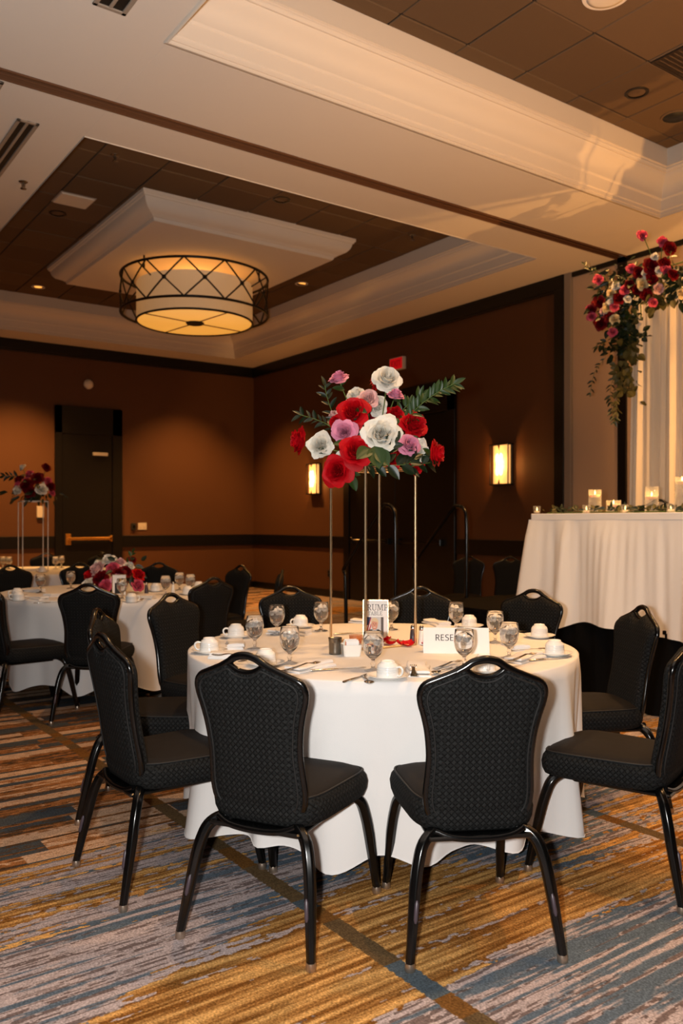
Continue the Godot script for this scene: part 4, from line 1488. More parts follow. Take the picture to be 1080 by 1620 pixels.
	for k in 3:
		put_fast("step", k, boxes([[-0.5, 0.5, 0.0, 0.58 - k * 0.19, -0.28 * (k + 1), -0.28 * k - 0.01]], 0.004), M.stage, steps, Transform3D())
	for x in [-0.47, 0.44]:
		st = begin()
		tube(st, smooth_path([Vector3(x, 0.5, -0.03), Vector3(x, 1.3, -0.03), Vector3(x, 1.46, -0.06), Vector3(x, 1.50, -0.16), Vector3(x, 1.44, -0.26), Vector3(x, 0.92, -0.80), Vector3(x, 0.83, -0.84), Vector3(x, 0.76, -0.82), Vector3(x, 0.02, -0.80)], 5), 0.020, 10)
		put("handrail", done(st), M.black, steps)
	# head table: skirt, top, cloth
	var hx0 := 5.11
	var hx1 := 5.87
	var hz0 := -4.55
	var hz1 := -1.0
	var hy := 1.405
	var ht := thing("head_table", "long head table on the stage under the white pleated skirt", "table", Vector3.ZERO)
	put("tabletop", boxes([[hx0 + 0.03, hx1, hy - 0.04, hy - 0.006, hz0 + 0.03, hz1]]), M.wood, ht)
	for q in [[5.25, -4.45], [5.75, -4.45], [5.25, -1.2], [5.75, -1.2]]:
		st = begin()
		rod(st, Vector3(q[0], STAGE, q[1]), Vector3(q[0], hy - 0.04, q[1]), 0.015)
		put("leg", done(st), M.black, ht)
	var sk := thing("table_skirt", "white gathered table skirt with a flat top band on the head table", "table skirt", Vector3.ZERO)
	put("top_cloth", boxes([[hx0 + 0.008, hx1, hy - 0.006, hy, hz0 + 0.008, hz1]], 0.002), M.skirt, sk)
	put("top_band", boxes([[hx0, hx0 + 0.01, hy - 0.05, hy + 0.001, hz0, hz1], [hx0, hx1, hy - 0.05, hy + 0.001, hz0, hz0 + 0.01]], 0.003), M.skirt, sk)
	st = begin()
	rows = []
	for i in 13:
		var v := i / 12.0
		var r := PackedVector3Array()
		for j in 520:
			var z := lerpf(hz1, hz0 - 0.02, j / 519.0)
			var wob := 0.5 + 0.5 * sin(z * 15.0 + 2.4 * sin(z * 2.7) + 1.1 * sin(z * 6.1) + v * 0.9 * sin(z * 7.0))
			var soft := pow(wob, 1.35)
			var small := 0.7 * sin(z * 39.0 + 3.0 * sin(z * 4.0)) * (0.5 + 0.5 * v) + 0.35 * sin(z * 83.0 + 2.0 * sin(z * 5.0)) * (1.0 - 0.6 * v)
			var hem := 0.585 + 0.035 * sin(z * 6.3 + 0.6) - 0.035 * soft
			r.append(Vector3(hx0 + 0.004 - (0.012 + 0.085 * pow(v, 0.7)) * soft * minf(1.0, v * 6.0 + 0.15) - small * 0.012 * minf(1.0, v * 4.0), lerpf(hy - 0.045, hem, v), z - 0.13 * v * clampf((hz0 + 0.25 - z) / 0.25, 0.0, 1.0)))
		for j in 110:
			var x := lerpf(hx0, hx1, j / 109.0)
			r.append(Vector3(x, lerpf(hy - 0.045, 0.61, v), hz0 - 0.02 - 0.125 * v - 0.02 * v * sin(x * 40.0)))
		rows.append(r)
	grid(st, rows, false, false, false, true, true)
	put("pleated_cloth", done(st), M.skirt, sk)
	# drape behind the head table
	var dr := thing("backdrop_drape", "cream pleated drape hanging behind the head table", "drape", Vector3.ZERO)
	st = begin()
	rows = []
	for i in 17:
		var v := i / 16.0
		var r := PackedVector3Array()
		for j in 620:
			var z := lerpf(-2.0, -4.74, j / 619.0)
			var ph := z * 46.0 + 2.2 * sin(z * 4.3) + 0.5 * sin(v * 3.0 + z * 2.0)
			var deep := 0.020 * sin(ph) + 0.022 * sin(z * 21.0 + 1.3 * v) + 0.012 * sin(z * 97.0 + sin(z * 9.0) * 2.0)
			r.append(Vector3(6.62 + deep, lerpf(3.55, STAGE + 0.015, v), z + 0.05 * (1.0 - v) * clampf((-4.2 - z) / 0.5, 0.0, 1.0)))
		rows.append(r)
	grid(st, rows, false, false, false, true)
	put("curtain_cloth", done(st), M.drape, dr)
	var pipe := thing("drape_frame", "black pipe frame that holds the cream drape and garland", "drape stand", Vector3.ZERO)
	st = begin()
	rod(st, Vector3(6.70, STAGE, -4.72), Vector3(6.70, 3.60, -4.72), 0.02, 10)
	put("upright", done(st), M.black, pipe)
	st = begin()
	rod(st, Vector3(6.70, 3.57, -4.74), Vector3(6.70, 3.57, -2.0), 0.016, 10)
	put("crossbar", done(st), M.black, pipe)
	put("base", boxes([[6.55, 6.85, STAGE, STAGE + 0.012, -4.87, -4.57]]), M.black, pipe)

	# ---------------------------------------------------------------- tables and linen
	round_table("round dining table nearest the camera, hidden under white linen", Vector3(2.42, 0, -3.063), 0.885)
	var ca := deg_to_rad(-35.6)
	# folds where the linen reaches lowest, as turns round the table
	round_cloth("tablecloth", "white floor-length cloth on the nearest table below the tall bouquet", Vector3(2.42, 0, -3.063), 0.885, [
		[2.443, 0.20, 0.07], [2.074, 0.15, 0.035], [3.161, 0.26, 0.055, 1.9], [1.257, 0.20, 0.05, 1.4], [1.65, 0.14, 0.03], [2.78, 0.12, 0.02], [3.7, 0.2, 0.06], [4.3, 0.2, 0.05], [4.9, 0.2, 0.06], [5.5, 0.2, 0.05], [0.7, 0.18, 0.05], [0.1, 0.2, 0.06]])
	round_table("round dining table at the left, hidden under white linen behind the nearest chairs", Vector3(2.53, 0, -6.798), 0.915)
	round_cloth("tablecloth", "white cloth on the second table, with the low pink and red flowers", Vector3(2.53, 0, -6.798), 0.915, [
		[2.2, 0.2, 0.06], [1.6, 0.2, 0.05], [2.8, 0.2, 0.06], [3.4, 0.2, 0.05], [0.9, 0.2, 0.06], [0.2, 0.2, 0.05], [4.2, 0.2, 0.05], [5.0, 0.2, 0.05], [5.7, 0.2, 0.05]])
	round_table("round dining table farthest back, below the white flower stand", Vector3(2.83, 0, -10.27), 0.915)
	round_cloth("tablecloth", "white cloth on the far table under the white flower stand", Vector3(2.83, 0, -10.27), 0.915, [
		[2.2, 0.2, 0.06], [1.6, 0.2, 0.05], [2.8, 0.2, 0.06], [3.4, 0.2, 0.05], [0.9, 0.2, 0.06], [0.2, 0.2, 0.05], [4.2, 0.2, 0.05], [5.0, 0.2, 0.05], [5.7, 0.2, 0.05]])

	# ---------------------------------------------------------------- chairs: rear feet at these places, facing by turn
	var g1 := "banquet chairs round the nearest table"
	var g2 := "banquet chairs round the second table"
	var g3 := "banquet chairs of the far table"
	var seats := [
		[1.272, -2.298, -60.3, "black banquet chair front and left of centre, back to the camera", g1],
		[1.831, -1.805, -29.3, "black banquet chair front and right of centre, back to the camera", g1],
		[1.07, -3.02, -89.0, "black banquet chair nearest the left side, seen from behind at an angle", g1],
		[2.841, -1.735, 18.2, "black banquet chair cut by the right edge, its seat facing left", g1],
		[1.356, -3.887, -125.6, "black banquet chair hidden behind the left near chair, handle showing", g1],
		[2.001, -4.495, -158.0, "black banquet chair between the two tables, behind the leftmost cups", g1],
		[3.59, -2.472, 61.9, "black banquet chair at the right below the head table, turned left", g1],
		[3.914, -3.458, 103.9, "black banquet chair facing us before the skirt's left corner", g1],
		[3.492, -4.018, 132.9, "black banquet chair behind the stand and portrait card, facing us", g1],
		[2.846, -4.542, 158.9, "black banquet chair facing us behind the back left cup", g1],
		[1.865, -5.491, -32.7, "black banquet chair with its back to us before the second table", g2],
		[1.37, -6.13, -84.3, "black banquet chair cut by the left edge, its seat at the second table", g2],
		[2.08, -8.33, -172.5, "black banquet chair behind the second table at the left edge", g2],
		[2.78, -8.42, 172.3, "black banquet chair behind the second table, left of the low flowers", g2],
		[3.444, -7.988, 144.4, "black banquet chair behind the second table, right of the low flowers", g2],
		[3.884, -7.058, 95.7, "black banquet chair at the second table's right, turned to the side", g2],
		[2.845, -5.588, 9.4, "black banquet chair at the second table's right front, close to the far goblets", g2],
		[3.785, -6.145, 58.4, "black banquet chair seen edge-on near the room corner", g2],
		[3.95, -11.05, 125.0, "dim black banquet chair behind the far table, beside the black door", g3],
		[3.30, -11.35, 160.0, "dim black banquet chair behind the white flower stand", g3]]
	var first: Node3D
	for q in seats:
		var yaw := deg_to_rad(q[2])
		var at := Vector3(q[0], 0, q[1]) + Vector3(-sin(yaw), 0, -cos(yaw)) * 0.28
		if first == null: first = make_chair(q[3], at, q[2], q[4])
		else: copy(first, q[3], at, q[2], q[4])
	copy(first, "black banquet chair on the stage, its handle showing over the head table", Vector3(6.0, STAGE, -4.13), 100.0, "banquet chairs on and by the stage")
	copy(first, "black banquet chair by the sconce wall left of the white skirt", Vector3(7.15, 0, -6.75), 120.0, "banquet chairs on and by the stage")
	copy(first, "black banquet chair by the sconce wall behind the handrail", Vector3(6.93, 0, -7.22), 120.0, "banquet chairs on and by the stage")

	# ---------------------------------------------------------------- centrepiece of the nearest table
	make_stand("tall gold flower stand of four slim posts on the nearest table", Vector3(2.419, 0.765, -3.126), -2.0, M.gold, 0.285, 0.825)
	var r := RandomNumberGenerator.new()
	r.seed = 21
	var t := thing("rose_bouquet", "tall bouquet of red, white and pink roses on the gold stand", "flower arrangement", Vector3(2.419, 1.594, -3.126))
	st = begin()
	lathe(st, [[0.0, 0.0], [0.075, 0.0], [0.09, 0.02], [0.095, 0.07], [0.088, 0.07], [0.08, 0.025], [0.0, 0.01]], 24)
	put("bowl", done(st), M.leaf_dark, t)
	st = begin()
	lathe(st, [[0.0, 0.03], [0.085, 0.04], [0.10, 0.08], [0.085, 0.13], [0.04, 0.16], [0.0, 0.165]], 16)
	put("moss", done(st), M.leaf_dark, t)
	rose(t, "red", Vector3(-0.295, 0.128, -0.187), 0.118, Vector3(-0.988, 0.1, -0.338), 1)
	rose(t, "white", Vector3(-0.264, 0.099, -0.054), 0.115, Vector3(-0.745, 0.1, 0.697), 1)
	rose(t, "red", Vector3(-0.272, -0.027, 0.088), 0.135, Vector3(-0.826, -0.1, 0.638), 0)
	rose(t, "pink", Vector3(-0.132, 0.428, -0.094), 0.092, Vector3(-0.535, 1, 0.232), 0)
	rose(t, "white", Vector3(0.038, 0.42, 0.064), 0.15, Vector3(-0.419, 0.5, 0.93), 2)
	rose(t, "red", Vector3(0.094, 0.438, -0.068), 0.115, Vector3(-0.523, 0.4, -0.128), 1)
	rose(t, "pink", Vector3(0.031, 0.334, 0.133), 0.085, Vector3(-0.128, 1, 0.523), 2)
	rose(t, "white", Vector3(-0.022, 0.358, -0.102), 0.105, Vector3(-0.71, 0.8, 0.476), 2)
	rose(t, "blush", Vector3(-0.048, 0.322, 0.027), 0.098, Vector3(-0.663, 0.5, 0.755), 0)
	rose(t, "white", Vector3(0.027, 0.296, 0.007), 0.1, Vector3(-0.257, 0.1, 1.046), 3)
	rose(t, "red", Vector3(-0.153, 0.25, 0.05), 0.142, Vector3(-0.663, 0.35, 0.755), 0)
	rose(t, "pink", Vector3(-0.233, 0.149, 0.092), 0.108, Vector3(-0.663, 0.1, 0.755), 0)
	rose(t, "red", Vector3(-0.161, 0.213, -0.079), 0.08, Vector3(-0.895, 0.1, 0.22), 2)
	rose(t, "blush", Vector3(-0.136, 0.256, -0.135), 0.055, Vector3(-0.837, 0.4, 0.139), 2)
	rose(t, "white", Vector3(-0.132, 0.135, 0.237), 0.165, Vector3(-0.541, 0.15, 0.842), 3)
	rose(t, "red", Vector3(0.047, 0.241, 0.119), 0.095, Vector3(-0.059, 0.4, 0.942), 1)
	rose(t, "red", Vector3(0.1, 0.197, 0.182), 0.13, Vector3(-0.199, 0.35, 0.965), 1)
	rose(t, "red", Vector3(0.106, 0.184, 0.112), 0.09, Vector3(-0.303, 0.2, 0.767), 2)
	rose(t, "pink", Vector3(-0.02, 0.089, 0.293), 0.11, Vector3(-0.28, 0.3, 0.906), 2)
	rose(t, "white", Vector3(0.051, 0.064, 0.27), 0.105, Vector3(-0.117, -0.2, 1.023), 1)
	rose(t, "red", Vector3(0.129, 0.054, 0.301), 0.118, Vector3(0.609, 0, 0.867), 0)
	rose(t, "red", Vector3(-0.225, 0.06, 0.171), 0.142, Vector3(-0.501, 0.3, 0.871), 0)
	rose(t, "white", Vector3(-0.23, 0.038, 0.069), 0.065, Vector3(-0.826, -0.1, 0.638), 2)
	rose(t, "red", Vector3(0.033, 0.076, 0.159), 0.1, Vector3(-0.28, 0, 0.906), 1)
	rose(t, "red", Vector3(0.066, -0.002, 0.231), 0.085, Vector3(-0.222, -0.5, 0.825), 1)
	rose(t, "red", Vector3(-0.112, 0.099, 0.129), 0.1, Vector3(-0.524, 0.4, 0.732), 1)
	rose(t, "red", Vector3(-0.003, 0.023, 0.157), 0.08, Vector3(-0.501, -0.1, 0.871), 2)
	rose(t, "white", Vector3(-0.118, 0.033, 0.1), 0.06, Vector3(-0.663, -0.2, 0.755), 3)
	rose(t, "white", Vector3(-0.099, 0.148, 0.04), 0.075, Vector3(-0.826, 0.2, 0.638), 3)
	rose(t, "deep_red", Vector3(0.088, 0.253, -0.06), 0.12, Vector3(0.431, 0.6, -0.43), 0)
	rose(t, "white", Vector3(0.055, 0.169, -0.17), 0.12, Vector3(0.338, 0.3, -0.988), 1)
	rose(t, "red", Vector3(0.219, 0.171, -0.077), 0.13, Vector3(0.907, 0.3, -0.58), 0)
	stem(t, [Vector3(-0.125, 0.401, -0.089), Vector3(-0.108, 0.348, -0.077), Vector3(-0.081, 0.27, -0.058), Vector3(-0.047, 0.121, -0.034)], 0.0026)
	stem(t, [Vector3(0.037, 0.357, 0.051), Vector3(0.028, 0.268, 0.044), Vector3(0.021, 0.151, 0.015)], 0.0026)
	stem(t, [Vector3(0.028, 0.306, 0.119), Vector3(0.023, 0.22, 0.078), Vector3(0.029, 0.12, 0.033)], 0.0026)
	stem(t, [Vector3(0.126, 0.055, 0.287), Vector3(0.104, 0.046, 0.235), Vector3(0.065, 0.04, 0.157)], 0.003)
	stem(t, [Vector3(-0.281, 0.119, -0.176), Vector3(-0.209, 0.095, -0.113), Vector3(-0.083, 0.06, -0.035)], 0.003)
	stem(t, [Vector3(-0.269, -0.017, 0.065), Vector3(-0.166, 0.01, 0.004), Vector3(-0.077, 0.028, 0.006)], 0.003)
	stem(t, [Vector3(-0.101, 0.249, -0.011), Vector3(-0.065, 0.148, -0.01), Vector3(-0.04, 0.06, -0.004)], 0.0026)
	stem(t, [Vector3(0.101, 0.188, 0.159), Vector3(0.079, 0.118, 0.094), Vector3(0.044, 0.046, 0.043)], 0.0026)
	stem(t, [Vector3(-0.036, 0.296, 0.011), Vector3(-0.025, 0.179, 0.006)], 0.0026)
	spray(t, [Vector3(0.054, 0.146, 0.1), Vector3(0.087, 0.256, 0.198), Vector3(0.143, 0.331, 0.286), Vector3(0.199, 0.373, 0.351)], 30, 0.062, 1, M.leaf, r)
	spray(t, [Vector3(0.067, 0.222, 0.085), Vector3(0.102, 0.293, 0.135), Vector3(0.167, 0.346, 0.181)], 16, 0.055, 1, M.leaf, r)
	spray(t, [Vector3(-0.108, 0.121, -0.077), Vector3(-0.163, 0.196, -0.117), Vector3(-0.217, 0.229, -0.155), Vector3(-0.277, 0.254, -0.21)], 17, 0.05, 1, M.leaf_dark, r)
	spray(t, [Vector3(-0.09, 0.184, -0.101), Vector3(-0.134, 0.259, -0.133), Vector3(-0.158, 0.34, -0.15), Vector3(-0.166, 0.394, -0.156)], 12, 0.055, 1, M.leaf_dark, r)
	spray(t, [Vector3(-0.174, 0.001, 0.158), Vector3(-0.141, -0.004, 0.231), Vector3(-0.051, -0.001, 0.295), Vector3(-0.004, 0.025, 0.304)], 11, 0.075, 0, M.leaf_dark, r)
	spray(t, [Vector3(-0.149, 0.109, 0.053), Vector3(-0.172, 0.164, 0.061), Vector3(-0.126, 0.228, 0.033)], 8, 0.07, 0, M.leaf_dark, r)
	spray(t, [Vector3(-0.013, -0.011, 0.249), Vector3(0.045, 0.003, 0.29), Vector3(0.092, 0.013, 0.3)], 6, 0.07, 0, M.leaf_dark, r)
	spray(t, [Vector3(-0.117, 0.015, 0.199), Vector3(-0.114, 0.062, 0.25), Vector3(-0.092, 0.096, 0.266)], 6, 0.07, 0, M.leaf_dark, r)
	spray(t, [Vector3(-0.242, 0.008, -0.014), Vector3(-0.219, -0.013, 0.028), Vector3(-0.195, -0.06, 0.069)], 5, 0.075, 0, M.leaf, r)
	leaf(t, Vector3(-0.196, 0.074, 0.265), Vector3(-0.128, -1, 0.523), 0.11, 2, M.leaf)
	leaf(t, Vector3(-0.21, 0.063, 0.256), Vector3(-0.918, -0.5, 0.08), 0.09, 2, M.leaf)
	leaf(t, Vector3(-0.187, 0.057, 0.272), Vector3(0.255, -0.8, 0.674), 0.09, 2, M.leaf)
	leaf(t, Vector3(0.003, 0.216, 0.186), Vector3(-0.837, -0.6, 0.139), 0.075, 0, M.leaf)
	leaf(t, Vector3(-0.149, 0.267, 0.053), Vector3(0.359, -0.3, 0.872), 0.07, 0, M.leaf)
	leaf(t, Vector3(-0.224, 0.088, 0.122), Vector3(-1.023, 0.1, -0.117), 0.08, 0, M.leaf)
	leaf(t, Vector3(0.033, 0.13, 0.282), Vector3(-0.825, -0.7, -0.222), 0.075, 0, M.leaf)
	leaf(t, Vector3(-0.126, 0.388, -0.078), Vector3(0.232, 0.6, 0.535), 0.05, 1, M.leaf)
	leaf(t, Vector3(-0.113, 0.367, -0.069), Vector3(-0.906, 0.2, -0.28), 0.06, 0, M.leaf)
	leaf(t, Vector3(-0.267, 0.078, -0.08), Vector3(0.22, -0.2, 0.895), 0.07, 0, M.leaf)
	leaf(t, Vector3(0.097, 0.041, 0.303), Vector3(-0.698, 0.5, 0.116), 0.06, 0, M.leaf)
	leaf(t, Vector3(-0.2, -0.044, 0.09), Vector3(0.092, -0.9, 0.558), 0.08, 0, M.leaf)
	leaf(t, Vector3(0.022, 0.311, 0.126), Vector3(0.139, -0.2, 0.837), 0.045, 0, M.leaf)
	for i in 60:
		var a := r.randf() * TAU
		var e := r.randf_range(-0.2, 1.2)
		var dd := Vector3(cos(a) * cos(e), sin(e), sin(a) * cos(e))
		leaf(t, Vector3(0, 0.06, 0) + dd * Vector3(0.11, 0.16, 0.11) * r.randf_range(0.7, 1.1), dd + Vector3(r.randf_range(-0.6, 0.6), r.randf_range(-0.3, 0.5), r.randf_range(-0.6, 0.6)), r.randf_range(0.05, 0.08), r.randi() % 2, M.leaf_dark if i % 3 else M.leaf, r.randf_range(-1, 1))
	# framed portrait card
	var cd := thing("portrait_card", "gold framed card reading TRUMP TABLE above a man's portrait in dark suit", "card", Vector3(2.479, TOP, -3.181), -38.0)
	cd.scale = Vector3(0.95, 1.09, 1.0)
	var ck := Basis(Vector3(1, 0, 0), deg_to_rad(-6))
	var inner := put("frame", boxes([[-0.065, -0.060, 0.0, 0.185, -0.006, 0.006], [0.060, 0.065, 0.0, 0.185, -0.006, 0.006], [-0.065, 0.065, 0.0, 0.005, -0.006, 0.006], [-0.065, 0.065, 0.18, 0.185, -0.006, 0.006]], 0.0015), M.gold, cd)
	inner.basis = ck
	var pg := put("card_sheet", boxes([[-0.060, 0.060, 0.005, 0.18, -0.002, 0.001]], 0.0005), M.paper, cd)
	pg.basis = ck
	var pm := mat(Color.WHITE, 0.6)
	pm.albedo_texture = portrait_texture()
	st = begin()
	grid(st, [PackedVector3Array([Vector3(-0.048, 0.012, 0.0016), Vector3(0.040, 0.012, 0.0016)]), PackedVector3Array([Vector3(-0.048, 0.108, 0.0016), Vector3(0.040, 0.108, 0.0016)])], false, false, false, false, false, [PackedVector2Array([Vector2(0, 1), Vector2(1, 1)]), PackedVector2Array([Vector2(0, 0), Vector2(1, 0)])])
	put("portrait_print", done(st), pm, cd).basis = ck
	lettering("TRUMP", 0.037, M.ink_grey, cd, ck * Vector3(-0.002, 0.150, 0.0012), ck, "Droid Serif", 0.0008)
	lettering("TABLE", 0.023, M.ink_grey, cd, ck * Vector3(-0.002, 0.124, 0.0012), ck, "Droid Serif", 0.0008)
	put("easel_leg", boxes([[-0.02, 0.02, 0.0, 0.10, -0.035, -0.031]], 0.001), M.gold, cd)
	# tent sign
	var sg := thing("reserved_sign", "white folded tent sign reading RESERVED", "sign", Vector3(2.568, TOP, -2.719), -39.0)
	st = begin()
	rows = []
	for q in [-0.144, 0.144]:
		rows.append(PackedVector3Array([Vector3(q, 0, 0.038), Vector3(q, 0.107, 0.001), Vector3(q, 0.1085, 0.0), Vector3(q, 0.107, -0.001), Vector3(q, 0, -0.038), Vector3(q, 0, -0.0372), Vector3(q, 0.106, 0.0), Vector3(q, 0, 0.0372)]))
	grid(st, rows, true, true, true, false)
	put("folded_sheet", done(st), M.paper, sg)
	var slope := Basis(Vector3(1, 0, 0), -atan2(0.037, 0.107))
	lettering("RESERVED", 0.0385, M.ink, sg, Vector3(-0.006, 0.066, 0.0160), slope, "Droid Sans", 0.0006)
	# sugar caddy, creamer, shakers, candle, petals
	var sc := thing("sugar_caddy", "square white caddy of sugar packets beside the pewter creamer", "caddy", Vector3(2.137, TOP, -2.914), -25.0)
	st = begin()
	rows = []
	for q in [[0.034, 0.0], [0.036, 0.002], [0.041, 0.048], [0.042, 0.05], [0.0385, 0.05], [0.034, 0.006]]:
		var w: float = q[0]
		rows.append(PackedVector3Array([Vector3(w - 0.006, q[1], w), Vector3(-w + 0.006, q[1], w), Vector3(-w, q[1], w - 0.006), Vector3(-w, q[1], -w + 0.006), Vector3(-w + 0.006, q[1], -w), Vector3(w - 0.006, q[1], -w), Vector3(w, q[1], -w + 0.006), Vector3(w, q[1], w - 0.006)]))
	grid(st, rows, true, true, true, false)
	put("dish", done(st), M.china, sc)
	for i in 8:
		put("sugar_packet", boxes([[-0.028 + (i % 2) * 0.002, 0.027 + (i % 2) * 0.002, 0.008, 0.062 + (i % 3) * 0.004, -0.029 + i * 0.0078, -0.025 + i * 0.0078]], 0.001), [M.paper, M.sugar_blue, M.paper, M.sugar_yellow, M.sugar_yellow, M.paper, M.sugar_pink, M.paper][i], sc)
	var cr := thing("creamer", "small pewter creamer jug left of the sugar caddy", "jug", Vector3(2.103, TOP, -2.985), 40.0)
	st = begin()
	lathe(st, [[0.0, 0.0], [0.026, 0.0], [0.0275, 0.004], [0.027, 0.012], [0.028, 0.05], [0.030, 0.068], [0.031, 0.072], [0.0295, 0.072], [0.027, 0.05], [0.025, 0.006], [0.0, 0.005]], 28)
	put("jug_body", done(st), M.pewter, cr)
	st = begin()
	tube(st, smooth_path([Vector3(0.027, 0.062, 0), Vector3(0.046, 0.064, 0), Vector3(0.050, 0.045, 0), Vector3(0.040, 0.022, 0), Vector3(0.027, 0.016, 0)], 5), 0.0035, 8, false, Vector3(0, 0, 1))
	put("handle", done(st), M.pewter, cr)
	st = begin()
	grid(st, [PackedVector3Array([Vector3(-0.027, 0.055, 0.010), Vector3(-0.031, 0.052, 0), Vector3(-0.027, 0.055, -0.010)]), PackedVector3Array([Vector3(-0.026, 0.0725, 0.014), Vector3(-0.044, 0.0745, 0), Vector3(-0.026, 0.0725, -0.014)])], false)
	put("spout", done(st), M.pewter, cr)
	var shaker := func(called: String, label: String, at: Vector3, body: Material, parent_turn: float) -> void:
		var k := thing(called, label, "shaker", at, parent_turn)
		var s2 := begin()
		lathe(s2, [[0.0, 0.0], [0.0155, 0.0], [0.0165, 0.003], [0.0145, 0.03], [0.0115, 0.066], [0.0, 0.068]], 20)
		put("body", done(s2), body, k)
		s2 = begin()
		lathe(s2, [[0.0, 0.0665], [0.0118, 0.0665], [0.0122, 0.072], [0.011, 0.083], [0.006, 0.089], [0.0, 0.0905]], 20)
		put("cap", done(s2), M.steel, k)
	shaker.call("salt_shaker", "white salt shaker with a metal cap left of the reserved sign", Vector3(2.60, TOP, -2.985), M.china, 0.0)
	shaker.call("pepper_shaker", "brown pepper shaker behind the gold stand's right post", Vector3(2.585, TOP, -3.03), M.bumper, 0.0)
	var vt := thing("amber_votive", "small amber glass votive behind the sugar caddy", "candle", Vector3(2.30, TOP, -3.10))
	st = begin()
	lathe(st, [[0.0, 0.0], [0.026, 0.0], [0.031, 0.055], [0.029, 0.055], [0.025, 0.005], [0.0, 0.005]], 24)
	put("glass", done(st), M.amber, vt)
	st = begin()
	lathe(st, [[0.0, 0.006], [0.022, 0.006], [0.022, 0.024], [0.0, 0.024]], 18)
	put("candle", done(st), M.sugar_pink, vt)
	var petal_st := begin()
	petal_st.set_color(Color.WHITE)
	rows = []
	for i in 5:
		var q := PackedVector3Array()
		for j in 5:
			var u := j / 2.0 - 1.0
			var v := i / 4.0
			q.append(Vector3(u * (0.012 + 0.014 * sin(v * PI)), 0.003 + 0.012 * u * u + 0.009 * (v - 0.5) * (v - 0.5) * 4.0, (v - 0.5) * 0.05))
		rows.append(q)
	grid(petal_st, rows, false)
	var petal_mesh := done(petal_st)
	var pl := [[2.43, -3.09, "red rose petal lying nearest the portrait card's foot"], [2.465, -3.05, "red rose petal second from the portrait card"], [2.50, -3.02, "red rose petal in the middle of the scattered row"], [2.505, -2.97, "red rose petal nearest the camera, left of the right post"], [2.60, -2.945, "red rose petal beside the salt shaker"], [2.45, -3.11, "red rose petal tucked behind the row by the portrait card"], [2.535, -3.00, "red rose petal touching the right gold post's foot"], [2.475, -3.09, "curled red rose petal on top of the scattered row"]]
	for i in pl.size():
		var p := put("rose_petal", petal_mesh, M.red)
		p.position = Vector3(pl[i][0], TOP + (0.012 if i == 7 else 0.0), pl[i][1])
		p.rotation = Vector3(0.1 * sin(i * 2.0), i * 1.3, 0.25 * cos(i * 3.0))
		tag(p, pl[i][2], "petal", "scattered rose petals")

	# ---------------------------------------------------------------- table ware
	ware("water_goblet", fill_goblet, "water goblet with ice in front of two inverted cups, at the table's left", "goblet", Vector3(1.889, 0.765, -3.312), 0, "water goblets on the main table")
	ware("water_goblet", fill_goblet, "water goblet directly behind the left goblet by the two inverted cups", "goblet", Vector3(2.225, 0.765, -3.675), 40, "water goblets on the main table")
	ware("water_goblet", fill_goblet, "water goblet standing farthest back, left of the gold stand's left post", "goblet", Vector3(2.493, 0.765, -3.667), 80, "water goblets on the main table")
	ware("water_goblet", fill_goblet, "water goblet behind the left near chair's handle, beside an upright fork", "goblet", Vector3(1.81, 0.765, -2.89), 120, "water goblets on the main table")
	ware("water_goblet", fill_goblet, "water goblet right in front of the framed portrait card", "goblet", Vector3(1.988, 0.765, -2.567), 160, "water goblets on the main table")
	ware("water_goblet", fill_goblet, "amber tinted water goblet half hidden behind the framed portrait card", "goblet", Vector3(2.828, 0.765, -3.491), 200, "water goblets on the main table")
	ware("water_goblet", fill_goblet, "water goblet standing behind the white reserved sign", "goblet", Vector3(3.072, 0.765, -3.252), 240, "water goblets on the main table")
	ware("water_goblet", fill_goblet, "water goblet in front of the reserved sign, covering some letters", "goblet", Vector3(2.324, 0.765, -2.413), 280, "water goblets on the main table")
	ware("water_goblet", fill_goblet, "water goblet just right of the reserved sign, rear one of a pair", "goblet", Vector3(2.918, 0.765, -2.82), 320, "water goblets on the main table")
	ware("water_goblet", fill_goblet, "water goblet right of the reserved sign, nearer one of a pair", "goblet", Vector3(2.641, 0.765, -2.471), 10, "water goblets on the main table")
	ware("saucer", fill_saucer, "white saucer under the leftmost inverted cup, at the left table edge", "saucer", Vector3(1.672, 0.765, -3.333), 0, "saucers on the main table")
	ware("coffee_cup", fill_cup, "white upside-down coffee leftmost cup of the main table, handle to the left", "cup", Vector3(1.661, 0.772, -3.311), 150, "inverted cups on the main table")
	ware("saucer", fill_saucer, "white saucer under the second inverted cup from the left", "saucer", Vector3(1.999, 0.765, -3.693), 0, "saucers on the main table")
	ware("coffee_cup", fill_cup, "white upside-down coffee second cup from the left, behind a folded napkin", "cup", Vector3(1.987, 0.772, -3.671), 160, "inverted cups on the main table")
	ware("saucer", fill_saucer, "white saucer under the inverted cup at the back left", "saucer", Vector3(2.476, 0.765, -3.843), 0, "saucers on the main table")
	ware("coffee_cup", fill_cup, "white upside-down coffee cup at the back left, between two goblets", "cup", Vector3(2.462, 0.772, -3.821), 180, "inverted cups on the main table")
	ware("saucer", fill_saucer, "white saucer under the nearest inverted cup", "saucer", Vector3(1.927, 0.765, -2.401), 0, "saucers on the main table")
	ware("coffee_cup", fill_cup, "white upside-down coffee cup in front of the portrait card, handle towards the camera", "cup", Vector3(1.913, 0.772, -2.383), -70, "inverted cups on the main table")
	ware("saucer", fill_saucer, "white saucer under the inverted cup behind the reserved sign", "saucer", Vector3(3.223, 0.765, -3.307), 0, "saucers on the main table")
	ware("coffee_cup", fill_cup, "white upside-down coffee cup behind the reserved sign beside a goblet", "cup", Vector3(3.205, 0.772, -3.289), 30, "inverted cups on the main table")
